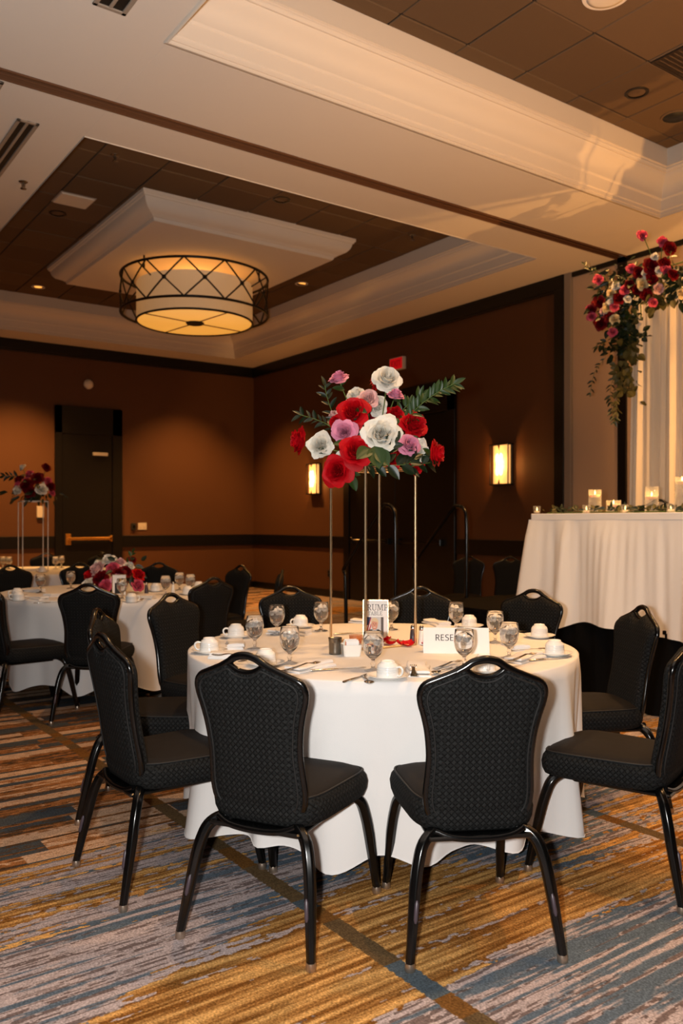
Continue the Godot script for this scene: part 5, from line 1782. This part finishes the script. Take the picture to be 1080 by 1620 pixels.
	ware("saucer", fill_saucer, "white saucer under the inverted cup at the right rear", "saucer", Vector3(3.225, 0.765, -2.815), 0, "saucers on the main table")
	ware("coffee_cup", fill_cup, "white upside-down coffee cup at the right rear, handle hidden", "cup", Vector3(3.205, 0.772, -2.798), 60, "inverted cups on the main table")
	ware("saucer", fill_saucer, "white saucer under the inverted cup at the right table edge", "saucer", Vector3(2.85, 0.765, -2.404), 0, "saucers on the main table")
	ware("coffee_cup", fill_cup, "white upside-down coffee cup at the right table edge, handle to the right", "cup", Vector3(2.831, 0.772, -2.387), 10, "inverted cups on the main table")
	ware("saucer", fill_saucer, "white saucer under the inverted cup behind the left near chair", "saucer", Vector3(1.708, 0.765, -2.908), 0, "saucers on the main table")
	ware("coffee_cup", fill_cup, "white upside-down coffee cup partly hidden behind the left near chair's handle", "cup", Vector3(1.696, 0.772, -2.887), 200, "inverted cups on the main table")
	ware("saucer", fill_saucer, "white saucer under the inverted cup behind the right near chair's handle", "saucer", Vector3(2.318, 0.765, -2.297), 0, "saucers on the main table")
	ware("coffee_cup", fill_cup, "white upside-down coffee cup seen through the right near chair's handle opening", "cup", Vector3(2.302, 0.772, -2.28), 240, "inverted cups on the main table")
	ware("folded_napkin", fill_napkin, "folded white napkin lying behind the leftmost cup", "napkin", Vector3(1.864, 0.765, -3.45), -30, "folded napkins on the main table")
	ware("folded_napkin", fill_napkin, "folded white napkin at the left edge in front of the leftmost cup", "napkin", Vector3(1.705, 0.765, -3.14), 229, "folded napkins on the main table")
	ware("folded_napkin", fill_napkin, "folded white napkin beneath the fork by the left near chair", "napkin", Vector3(1.808, 0.765, -2.747), 107, "folded napkins on the main table")
	ware("folded_napkin", fill_napkin, "folded white napkin behind the portrait card at the far edge", "napkin", Vector3(2.9, 0.765, -3.785), 20, "folded napkins on the main table")
	ware("folded_napkin", fill_napkin, "folded white napkin left of the goblet behind the reserved sign", "napkin", Vector3(3.173, 0.765, -3.517), -20, "folded napkins on the main table")
	ware("folded_napkin", fill_napkin, "folded white napkin in front of the right rear cup", "napkin", Vector3(2.891, 0.765, -2.666), -35, "folded napkins on the main table")
	ware("folded_napkin", fill_napkin, "folded white napkin under a fork, right of the nearest cup", "napkin", Vector3(2.113, 0.765, -2.444), 140, "folded napkins on the main table")
	ware("folded_napkin", fill_napkin, "folded white napkin under a fork by the right table edge", "napkin", Vector3(2.654, 0.765, -2.402), 105, "folded napkins on the main table")
	ware("folded_napkin", fill_napkin, "folded white napkin between the two left rear goblets", "napkin", Vector3(2.286, 0.765, -3.661), 30, "folded napkins on the main table")
	ware("fork", fill_fork, "steel fork on a napkin beside the left near chair's handle", "fork", Vector3(1.711, 0.791, -2.651), 107, "forks on the main table")
	ware("fork", fill_fork, "steel fork pointing away, right of the nearest cup", "fork", Vector3(1.994, 0.791, -2.334), 140, "forks on the main table")
	ware("fork", fill_fork, "steel fork lying on napkin at the right, before the right edge cup", "fork", Vector3(2.553, 0.791, -2.317), 105, "forks on the main table")
	ware("fork", fill_fork, "steel fork on the napkin in front of the left goblet", "fork", Vector3(1.636, 0.791, -3.012), 229, "forks on the main table")
	ware("fork", fill_fork, "steel fork lying left of the goblet before the reserved sign", "fork", Vector3(2.291, 0.765, -2.472), 107, "forks on the main table")
	ware("table_knife", fill_knife, "steel table knife just left of the nearest saucer", "knife", Vector3(1.85, 0.765, -2.472), 114, "knives on the main table")
	ware("table_knife", fill_knife, "steel table knife lying crosswise behind the left near chair", "knife", Vector3(1.887, 0.765, -2.657), 75, "knives on the main table")
	ware("table_knife", fill_knife, "steel table knife along the right table edge", "knife", Vector3(2.739, 0.765, -2.34), 80, "knives on the main table")
	ware("table_knife", fill_knife, "steel table knife left of the right rear saucer", "knife", Vector3(3.249, 0.765, -3.063), 60, "knives on the main table")
	ware("table_knife", fill_knife, "steel table knife before the far napkin", "knife", Vector3(2.56, 0.765, -3.465), 80, "knives on the main table")
	ware("teaspoon", fill_spoon, "steel teaspoon at the left rim of the nearest saucer", "spoon", Vector3(1.835, 0.765, -2.407), -30, "teaspoons on the main table")
	ware("teaspoon", fill_spoon, "steel teaspoon on the table right of the nearest napkin", "spoon", Vector3(2.188, 0.765, -2.39), -65, "teaspoons on the main table")
	ware("teaspoon", fill_spoon, "steel teaspoon in front of the left goblet", "spoon", Vector3(1.745, 0.765, -3.092), -60, "teaspoons on the main table")
	ware("teaspoon", fill_spoon, "steel teaspoon left of the right edge saucer", "spoon", Vector3(2.859, 0.765, -2.55), 60, "teaspoons on the main table")
	ware("water_goblet", fill_goblet, "water goblet at the second table's left, before two stacked napkins", "goblet", Vector3(1.976, 0.765, -6.958), 20, "goblets on the second table")
	ware("water_goblet", fill_goblet, "water goblet of the second table between two black chair backs", "goblet", Vector3(2.321, 0.765, -7.269), 20, "goblets on the second table")
	ware("water_goblet", fill_goblet, "water goblet in front of the small framed card on the second table", "goblet", Vector3(2.327, 0.765, -6.083), 20, "goblets on the second table")
	ware("water_goblet", fill_goblet, "water goblet of the second table just right of the centre", "goblet", Vector3(2.729, 0.765, -6.2), 20, "goblets on the second table")
	ware("water_goblet", fill_goblet, "water goblet of the second table far right, taller behind", "goblet", Vector3(3.001, 0.765, -6.534), 20, "goblets on the second table")
	ware("water_goblet", fill_goblet, "rightmost water goblet of the second table", "goblet", Vector3(2.965, 0.765, -6.249), 20, "goblets on the second table")
	ware("saucer", fill_saucer, "saucer under the leftmost inverted cup of the second table", "saucer", Vector3(1.721, 0.765, -6.681), 0, "saucers on the second table")
	ware("coffee_cup", fill_cup, "white upside-down leftmost cup of the second table", "cup", Vector3(1.709, 0.772, -6.632), 170, "cups on the second table")
	ware("saucer", fill_saucer, "saucer under the inverted cup just before the leftmost cup of the second table", "saucer", Vector3(1.646, 0.765, -6.353), 0, "saucers on the second table")
	ware("coffee_cup", fill_cup, "white upside-down cup just before the leftmost cup of the second table", "cup", Vector3(1.634, 0.772, -6.306), 170, "cups on the second table")
	ware("saucer", fill_saucer, "saucer under the inverted cup in front of the small framed card on the second table", "saucer", Vector3(2.264, 0.765, -5.734), 0, "saucers on the second table")
	ware("coffee_cup", fill_cup, "white upside-down cup in front of the small framed card on the second table", "cup", Vector3(2.246, 0.772, -5.69), 0, "cups on the second table")
	ware("saucer", fill_saucer, "saucer under the inverted cup at the second table's right rim behind a chair", "saucer", Vector3(3.175, 0.765, -6.531), 0, "saucers on the second table")
	ware("coffee_cup", fill_cup, "white upside-down cup at the second table's right rim behind a chair", "cup", Vector3(3.154, 0.772, -6.487), 30, "cups on the second table")
	ware("saucer", fill_saucer, "saucer under the inverted cup at the second table's right front", "saucer", Vector3(2.884, 0.765, -6.125), 0, "saucers on the second table")
	ware("coffee_cup", fill_cup, "white upside-down cup at the second table's right front", "cup", Vector3(2.863, 0.772, -6.081), 0, "cups on the second table")
	ware("saucer", fill_saucer, "saucer under the inverted cup right of the second table's low flowers", "saucer", Vector3(2.798, 0.765, -6.56), 0, "saucers on the second table")
	ware("coffee_cup", fill_cup, "white upside-down cup right of the second table's low flowers", "cup", Vector3(2.778, 0.772, -6.515), 0, "cups on the second table")
	ware("folded_napkin", fill_napkin, "folded white napkin at the second table's left rear", "napkin", Vector3(1.952, 0.765, -7.127), 30, "napkins on the second table")
	ware("folded_napkin", fill_napkin, "folded white napkin before the left goblet of the second table", "napkin", Vector3(1.779, 0.765, -6.412), 20, "napkins on the second table")
	ware("folded_napkin", fill_napkin, "folded white napkin in the middle left of the second table", "napkin", Vector3(1.995, 0.765, -6.586), -60, "napkins on the second table")
	ware("folded_napkin", fill_napkin, "folded white napkin right of the cup on the second table", "napkin", Vector3(2.439, 0.765, -6.003), 40, "napkins on the second table")
	ware("fork", fill_fork, "steel fork on the second table's left half", "fork", Vector3(1.894, 0.765, -6.33), -70, "forks on the second table")
	ware("fork", fill_fork, "steel fork on the second table right of the framed card", "fork", Vector3(2.438, 0.765, -5.878), -60, "forks on the second table")
	ware("table_knife", fill_knife, "steel table knife at the second table's near edge", "knife", Vector3(1.787, 0.765, -6.046), 80, "knives on the main table")
	ware("water_goblet", fill_goblet, "dim water goblet at the far table's left", "goblet", Vector3(2.653, 0.765, -10.945), 20, "goblets on the far table")
	ware("water_goblet", fill_goblet, "dim water goblet of the far table left of the white stand", "goblet", Vector3(2.674, 0.765, -10.757), 20, "goblets on the far table")
	ware("water_goblet", fill_goblet, "dim water goblet of the far table right of the white stand", "goblet", Vector3(3.142, 0.765, -10.422), 20, "goblets on the far table")
	ware("water_goblet", fill_goblet, "dim water goblet of the far table farthest right", "goblet", Vector3(3.288, 0.765, -10.67), 20, "goblets on the far table")
	ware("saucer", fill_saucer, "white saucer under the cup at the far table's near rim", "saucer", Vector3(2.819, 0.765, -9.851), 0, "")
	ware("coffee_cup", fill_cup, "white upside-down cup at the far table's near rim", "cup", Vector3(2.786, 0.772, -9.738), 180, "")

	# ---------------------------------------------------------------- flowers of the other tables
	t = thing("low_centrepiece", "low mound of pink, red and white roses on the second table", "flower arrangement", Vector3(2.46, TOP, -6.60))
	st = begin()
	lathe(st, [[0.0, 0.0], [0.07, 0.0], [0.10, 0.03], [0.11, 0.08], [0.10, 0.08], [0.0, 0.05]], 24)
	put("bowl", done(st), M.black, t)
	r.seed = 77
	for q in [["white", -0.05, 0.245, 0.0, 0.11], ["blush", -0.13, 0.17, 0.04, 0.13], ["rose_pink", 0.0, 0.18, 0.06, 0.12], ["deep_red", 0.06, 0.13, 0.09, 0.12], ["red", -0.20, 0.12, 0.02, 0.11], ["deep_red", -0.08, 0.10, 0.12, 0.13], ["rose_pink", -0.03, 0.045, 0.16, 0.13], ["pink", 0.06, 0.09, 0.14, 0.10], ["white", -0.19, 0.05, 0.10, 0.11], ["red", 0.20, 0.12, 0.0, 0.11], ["rose_pink", 0.21, 0.04, 0.06, 0.12], ["white", 0.12, 0.19, -0.02, 0.09], ["deep_red", 0.14, 0.24, -0.04, 0.07], ["blush", 0.04, 0.22, -0.02, 0.09], ["deep_red", 0.10, 0.15, 0.02, 0.12], ["white", -0.14, 0.21, -0.03, 0.09]]:
		var at := Vector3(q[1] * 0.813 - q[3] * 0.582, q[2] + 0.03, q[1] * 0.582 + q[3] * 0.813)
		rose(t, q[0], at, q[4], Vector3(at.x, 0.12, at.z) * 2.0 + Vector3(-0.15, 0.1, 0.2))
	leaf_cloud(t, Vector3(0, 0.15, 0), Vector3(0.22, 0.10, 0.22), 30, 0.07, 0, M.leaf_dark, r)
	spray(t, [Vector3(0.05, 0.15, 0), Vector3(0.10, 0.25, 0.04), Vector3(0.13, 0.33, 0.07)], 8, 0.05, 0, M.leaf, r)
	var c2 := thing("framed_card", "small gold framed card with a dark picture on the second table", "card", Vector3(2.41, TOP, -6.36), -30.0)
	put("frame", boxes([[-0.055, -0.05, 0.0, 0.165, -0.006, 0.006], [0.05, 0.055, 0.0, 0.165, -0.006, 0.006], [-0.055, 0.055, 0.0, 0.005, -0.006, 0.006], [-0.055, 0.055, 0.16, 0.165, -0.006, 0.006]], 0.0015), M.gold, c2)
	put("card_sheet", boxes([[-0.05, 0.05, 0.005, 0.16, -0.002, 0.001]], 0.0005), M.paper, c2)
	put("picture_print", boxes([[-0.034, 0.034, 0.014, 0.098, 0.001, 0.0016]], 0.0002), M.ink, c2)
	st = begin()
	lathe(st, [[0.0, 0.0], [0.018, 0.001], [0.0, 0.002]], 16, Vector3(0.004, 0.065, 0.0016), Basis(Vector3(1, 0, 0), PI / 2))
	put("face_print", done(st), M.sugar_yellow, c2)
	put("easel_leg", boxes([[-0.02, 0.02, 0.0, 0.09, -0.035, -0.031]], 0.001), M.gold, c2)
	shaker.call("pepper_shaker", "dark pepper shaker right of the framed card on the second table", Vector3(2.66, TOP, -6.42), M.bumper, 0.0)
	shaker.call("salt_shaker", "white salt shaker among the goblets of the second table", Vector3(2.86, TOP, -6.35), M.china, 0.0)
	make_stand("tall white flower stand on the far table at the left", Vector3(2.83, TOP, -10.27), -5.0, M.white_metal, 0.285, 0.825)
	t = thing("rose_bouquet", "tall bouquet of dark red and pink roses on the white stand", "flower arrangement", Vector3(2.83, TOP + 0.829, -10.27))
	st = begin()
	lathe(st, [[0.0, 0.0], [0.08, 0.0], [0.10, 0.06], [0.07, 0.14], [0.0, 0.16]], 20)
	put("bowl", done(st), M.leaf_dark, t)
	for q in [["white", -0.13, 0.40, 0.0, 0.09], ["deep_red", 0.16, 0.40, 0.0, 0.11], ["rose_pink", -0.04, 0.32, 0.02, 0.12], ["deep_red", 0.08, 0.27, 0.08, 0.15], ["deep_red", -0.16, 0.25, 0.04, 0.13], ["deep_red", -0.03, 0.18, 0.14, 0.16], ["rose_pink", -0.06, 0.23, 0.08, 0.11], ["white", 0.15, 0.13, 0.12, 0.14], ["white", -0.14, 0.13, 0.12, 0.13], ["deep_red", -0.20, 0.13, 0.02, 0.11], ["rose_pink", 0.19, 0.24, 0.02, 0.11], ["deep_red", 0.22, 0.17, 0.02, 0.13], ["rose_pink", -0.15, 0.19, 0.10, 0.09], ["deep_red", 0.02, 0.10, 0.15, 0.13], ["blush", 0.02, 0.30, 0.04, 0.08], ["rose_pink", 0.24, 0.09, 0.02, 0.08], ["deep_red", 0.0, 0.24, -0.1, 0.15], ["white", 0.1, 0.2, -0.15, 0.14], ["rose_pink", -0.12, 0.2, -0.14, 0.13]]:
		var at := Vector3(q[1] * 0.813 - q[3] * 0.582, q[2], q[1] * 0.582 + q[3] * 0.813)
		rose(t, q[0], at, q[4], Vector3(at.x, 0.06, at.z) * 2.0 + Vector3(-0.15, 0.1, 0.2))
	stem(t, [Vector3(-0.106, 0.39, -0.076), Vector3(-0.05, 0.25, -0.03), Vector3(0, 0.1, 0)], 0.004)
	stem(t, [Vector3(0.13, 0.38, 0.093), Vector3(0.08, 0.25, 0.05), Vector3(0, 0.1, 0)], 0.004)
	leaf_cloud(t, Vector3(0, 0.05, 0.0), Vector3(0.25, 0.07, 0.25), 34, 0.085, 1, M.leaf_dark, r)
	leaf_cloud(t, Vector3(0, 0.18, 0.0), Vector3(0.2, 0.14, 0.2), 26, 0.085, 0, M.leaf_dark, r)
	spray(t, [Vector3(-0.08, 0.25, -0.05), Vector3(-0.2, 0.30, -0.14), Vector3(-0.29, 0.29, -0.2)], 10, 0.08, 1, M.leaf_dark, r)

	# ---------------------------------------------------------------- head table dressing
	for q in [[5.24, -4.60, "glass votive at the left end of the head table"], [5.20, -4.08, "glass votive in front of the first tall candle cylinder"], [5.20, -3.37, "glass votive at the foot of the last candle cylinder by the photo's edge"], [5.26, -3.78, "glass votive left of the middle candle cylinder"]]:
		ware("votive", fill_votive, q[2], "candle", Vector3(q[0], hy + 0.0005, q[1]), 0.0, "votives along the head table")
	cylinder_candle("lit floating candle cylinder at the left of the head table", Vector3(5.34, hy + 0.0005, -4.11), 0.185, 0.05, 0.125)
	cylinder_candle("short wide candle glass right of the left candle cylinder", Vector3(5.38, hy + 0.0005, -3.97), 0.10, 0.055, 0.05)
	cylinder_candle("half filled candle cylinder before the stage chair's handle", Vector3(5.34, hy + 0.0005, -3.615), 0.19, 0.048, 0.10)
	cylinder_candle("tallest candle cylinder, cut by the photo's right edge", Vector3(5.34, hy + 0.0005, -3.375), 0.25, 0.05, 0.20)
	t = thing("greenery_runner", "runner of dark green sprigs laid along the head table's front", "greenery", Vector3(5.27, hy, -4.0))
	r.seed = 90
	stem(t, [Vector3(0, 0.008, -0.52), Vector3(0.03, 0.012, -0.2), Vector3(-0.02, 0.01, 0.2), Vector3(0.02, 0.01, 1.0), Vector3(0, 0.01, 2.6)], 0.004)
	for i in 190:
		var zz := lerpf(-0.50, 1.6, i / 189.0)
		leaf(t, Vector3(r.randf_range(-0.07, 0.07), 0.012 + r.randf() * 0.025, zz), Vector3(r.randf_range(-1, 1), r.randf_range(0.0, 0.7), r.randf_range(-0.8, 0.8)), r.randf_range(0.04, 0.065), i % 2, M.leaf_dark if i % 4 else M.leaf_olive, r.randf_range(-0.8, 0.8))
	t = thing("flower_garland", "garland of roses and trailing greenery on the drape frame's corner", "garland", Vector3(6.45, 3.456, -4.562))
	r.seed = 31
	stem(t, [Vector3(0.1, -0.3, 0.02), Vector3(0.09, -0.15, 0.02), Vector3(0.08, 0.0, 0.0), Vector3(0.08, 0.1, 0.3), Vector3(0.08, 0.1, 1.2)], 0.006, "core")
	rose(t, "rose_pink", Vector3(-0.14, 0.356, 0.2), 0.09, Vector3(-0.55, 0.1, 0.836))
	rose(t, "rose_pink", Vector3(-0.14, 0.248, 0.395), 0.09, Vector3(-0.485, 0.1, 0.883))
	rose(t, "deep_red", Vector3(-0.14, 0.176, 0.466), 0.13, Vector3(-0.46, 0.1, 0.9))
	rose(t, "white", Vector3(-0.14, 0.139, 0.323), 0.07, Vector3(-0.509, 0.1, 0.865))
	rose(t, "rose_pink", Vector3(-0.14, 0.094, 0.093), 0.085, Vector3(-0.584, 0.1, 0.812))
	rose(t, "rose_pink", Vector3(-0.14, 0.083, -0.258), 0.09, Vector3(-0.692, 0.1, 0.735))
	rose(t, "cream", Vector3(-0.14, -0.075, -0.116), 0.09, Vector3(-0.649, 0.1, 0.765))
	rose(t, "white", Vector3(-0.14, -0.018, -0.069), 0.08, Vector3(-0.635, 0.1, 0.775))
	rose(t, "rose_pink", Vector3(-0.14, -0.078, 0.022), 0.08, Vector3(-0.606, 0.1, 0.796))
	rose(t, "deep_red", Vector3(-0.14, -0.137, -0.036), 0.1, Vector3(-0.625, 0.1, 0.783))
	rose(t, "white", Vector3(-0.14, -0.162, 0.055), 0.075, Vector3(-0.596, 0.1, 0.803))
	rose(t, "cream", Vector3(-0.14, -0.065, 0.206), 0.11, Vector3(-0.548, 0.1, 0.838))
	rose(t, "deep_red", Vector3(-0.14, 0.073, 0.287), 0.13, Vector3(-0.521, 0.1, 0.857))
	rose(t, "deep_red", Vector3(-0.14, 0.061, 0.419), 0.1, Vector3(-0.476, 0.1, 0.889))
	rose(t, "white", Vector3(-0.14, 0.016, 0.365), 0.075, Vector3(-0.495, 0.1, 0.876))
	rose(t, "rose_pink", Vector3(-0.14, 0, 0.431), 0.095, Vector3(-0.472, 0.1, 0.892))
	rose(t, "deep_red", Vector3(-0.14, -0.054, 0.501), 0.09, Vector3(-0.448, 0.1, 0.909))
	rose(t, "deep_red", Vector3(-0.14, -0.167, 0.25), 0.11, Vector3(-0.533, 0.1, 0.848))
	rose(t, "rose_pink", Vector3(-0.14, -0.244, 0.305), 0.09, Vector3(-0.515, 0.1, 0.861))
	rose(t, "deep_red", Vector3(-0.14, -0.121, -0.245), 0.12, Vector3(-0.688, 0.1, 0.737))
	rose(t, "white", Vector3(-0.14, -0.151, -0.103), 0.08, Vector3(-0.645, 0.1, 0.768))
	rose(t, "cream", Vector3(-0.14, -0.192, -0.149), 0.1, Vector3(-0.659, 0.1, 0.758))
	rose(t, "rose_pink", Vector3(-0.14, -0.2, -0.083), 0.09, Vector3(-0.639, 0.1, 0.772))
	rose(t, "deep_red", Vector3(-0.14, -0.281, -0.129), 0.1, Vector3(-0.653, 0.1, 0.762))
	rose(t, "rose_pink", Vector3(-0.14, -0.235, -0.328), 0.085, Vector3(-0.712, 0.1, 0.72))
	rose(t, "deep_red", Vector3(-0.14, -0.318, -0.231), 0.12, Vector3(-0.684, 0.1, 0.74))
	rose(t, "cream", Vector3(-0.14, -0.314, -0.076), 0.105, Vector3(-0.637, 0.1, 0.774))
	rose(t, "rose_pink", Vector3(-0.14, -0.421, -0.103), 0.085, Vector3(-0.645, 0.1, 0.768))
	rose(t, "deep_red", Vector3(-0.14, 0.049, 0.163), 0.1, Vector3(-0.562, 0.1, 0.828))
	rose(t, "deep_red", Vector3(-0.14, -0.176, -0.335), 0.09, Vector3(-0.714, 0.1, 0.719))
	rose(t, "blush", Vector3(-0.14, -0.216, -0.197), 0.08, Vector3(-0.674, 0.1, 0.748))
	rose(t, "blush", Vector3(-0.14, -0.138, 0.359), 0.1, Vector3(-0.497, 0.1, 0.874))
	rose(t, "cream", Vector3(-0.14, -0.227, 0.57), 0.08, Vector3(-0.424, 0.1, 0.927))
	rose(t, "deep_red", Vector3(-0.14, -0.101, 0.15), 0.09, Vector3(-0.566, 0.1, 0.825))
	rose(t, "deep_red", Vector3(-0.14, -0.04, 0.074), 0.1, Vector3(-0.59, 0.1, 0.807))
	rose(t, "white", Vector3(-0.14, 0.02, 0.237), 0.09, Vector3(-0.537, 0.1, 0.845))
	rose(t, "rose_pink", Vector3(-0.14, -0.155, -0.356), 0.06, Vector3(-0.72, 0.1, 0.714))
	rose(t, "deep_red", Vector3(-0.14, -0.036, 0.293), 0.1, Vector3(-0.519, 0.1, 0.858))
	stem(t, [Vector3(-0.14, 0.331, 0.213), Vector3(-0.13, 0.223, 0.255), Vector3(-0.1, 0.127, 0.272)], 0.004)
	stem(t, [Vector3(-0.14, 0.229, 0.389), Vector3(-0.13, 0.131, 0.374), Vector3(-0.1, 0.042, 0.333)], 0.004)
	stem(t, [Vector3(-0.14, 0.148, 0.454), Vector3(-0.13, 0.084, 0.43), Vector3(-0.1, 0.03, 0.381)], 0.004)
	stem(t, [Vector3(-0.14, 0.152, 0.478), Vector3(-0.13, 0.076, 0.43), Vector3(-0.1, 0.009, 0.357)], 0.004)
	leaf_cloud(t, Vector3(-0.04, 0.054, -0.136), Vector3(0.1, 0.126, 0.126), 17, 0.085, 1, M.leaf_dark, r)
	leaf_cloud(t, Vector3(-0.04, -0.051, -0.307), Vector3(0.1, 0.126, 0.08), 17, 0.085, 1, M.leaf_dark, r)
	leaf_cloud(t, Vector3(-0.04, -0.239, -0.238), Vector3(0.1, 0.08, 0.092), 11, 0.08, 0, M.leaf_dark, r)
	leaf_cloud(t, Vector3(-0.04, -0.02, 0.061), Vector3(0.1, 0.149, 0.092), 20, 0.085, 0, M.leaf_dark, r)
	leaf_cloud(t, Vector3(-0.04, -0.098, 0.28), Vector3(0.1, 0.114, 0.137), 18, 0.085, 0, M.leaf_olive, r)
	leaf_cloud(t, Vector3(-0.04, -0.059, 0.46), Vector3(0.1, 0.149, 0.069), 18, 0.09, 0, M.leaf_dark, r)
	leaf_cloud(t, Vector3(-0.04, -0.216, 0.25), Vector3(0.1, 0.057, 0.103), 8, 0.075, 2, M.leaf_olive, r)
	leaf_cloud(t, Vector3(-0.04, -0.279, -0.037), Vector3(0.1, 0.114, 0.08), 13, 0.085, 0, M.leaf_dark, r)
	leaf_cloud(t, Vector3(-0.04, -0.442, -0.069), Vector3(0.1, 0.114, 0.08), 13, 0.075, 2, M.leaf_dark, r)
	leaf_cloud(t, Vector3(-0.04, -0.589, -0.037), Vector3(0.1, 0.126, 0.08), 13, 0.075, 2, M.leaf_olive, r)
	leaf_cloud(t, Vector3(-0.04, -0.51, -0.17), Vector3(0.1, 0.08, 0.069), 6, 0.08, 0, M.leaf_dark, r)
	leaf_cloud(t, Vector3(-0.04, -0.781, -0.076), Vector3(0.1, 0.103, 0.069), 12, 0.07, 2, M.leaf_olive, r)
	leaf_cloud(t, Vector3(-0.04, -0.927, -0.037), Vector3(0.1, 0.08, 0.057), 7, 0.07, 2, M.leaf_olive, r)
	foliage(t, [[Vector3(0.02, 0.054, -0.136), Vector3(0.09, 0.139, 0.139), 44, 0.085, 1], [Vector3(0.02, -0.051, -0.307), Vector3(0.09, 0.139, 0.088), 44, 0.085, 1], [Vector3(0.02, -0.239, -0.238), Vector3(0.09, 0.088, 0.101), 28, 0.08, 0], [Vector3(0.02, -0.02, 0.061), Vector3(0.09, 0.164, 0.101), 52, 0.085, 0], [Vector3(0.02, -0.059, 0.46), Vector3(0.09, 0.164, 0.076), 46, 0.09, 0], [Vector3(0.02, -0.279, -0.037), Vector3(0.09, 0.126, 0.088), 33, 0.085, 0], [Vector3(0.02, -0.442, -0.069), Vector3(0.09, 0.126, 0.088), 33, 0.075, 2], [Vector3(0.02, -0.51, -0.17), Vector3(0.09, 0.088, 0.076), 15, 0.08, 0]], M.leaf_dark, r)
	foliage(t, [[Vector3(0.02, -0.098, 0.28), Vector3(0.09, 0.126, 0.151), 46, 0.085, 0], [Vector3(0.02, -0.216, 0.25), Vector3(0.09, 0.063, 0.113), 20, 0.075, 2], [Vector3(0.02, -0.589, -0.037), Vector3(0.09, 0.139, 0.088), 33, 0.075, 2], [Vector3(0.02, -0.781, -0.076), Vector3(0.09, 0.113, 0.076), 31, 0.07, 2], [Vector3(0.02, -0.927, -0.037), Vector3(0.09, 0.088, 0.063), 18, 0.07, 2]], M.leaf_olive, r)
	spray(t, [Vector3(-0.06, -0.773, -0.142), Vector3(-0.06, -0.938, -0.189), Vector3(-0.06, -1.112, -0.168), Vector3(-0.06, -1.217, -0.142)], 22, 0.062, 1, M.leaf_dark, r)
	spray(t, [Vector3(-0.06, -0.838, -0.088), Vector3(-0.06, -1.003, -0.121), Vector3(-0.06, -1.146, -0.115)], 16, 0.06, 1, M.leaf_olive, r)
	spray(t, [Vector3(-0.06, -0.616, -0.237), Vector3(-0.06, -0.741, -0.362), Vector3(-0.06, -0.939, -0.411)], 14, 0.05, 1, M.leaf_dark, r)
	spray(t, [Vector3(-0.06, 0.05, -0.257), Vector3(-0.06, 0.199, -0.397), Vector3(-0.06, 0.298, -0.49)], 10, 0.05, 1, M.leaf_dark, r)
	spray(t, [Vector3(-0.06, 0.034, -0.189), Vector3(-0.06, 0.162, -0.292), Vector3(-0.06, 0.223, -0.376)], 8, 0.05, 1, M.leaf_dark, r)
	spray(t, [Vector3(-0.06, -0.391, -0.055), Vector3(-0.06, -0.499, 0.075), Vector3(-0.06, -0.502, 0.183)], 9, 0.075, 2, M.leaf_dark, r)
	spray(t, [Vector3(-0.06, -0.475, -0.223), Vector3(-0.06, -0.491, -0.292), Vector3(-0.06, -0.514, -0.326)], 6, 0.07, 0, M.leaf_dark, r)
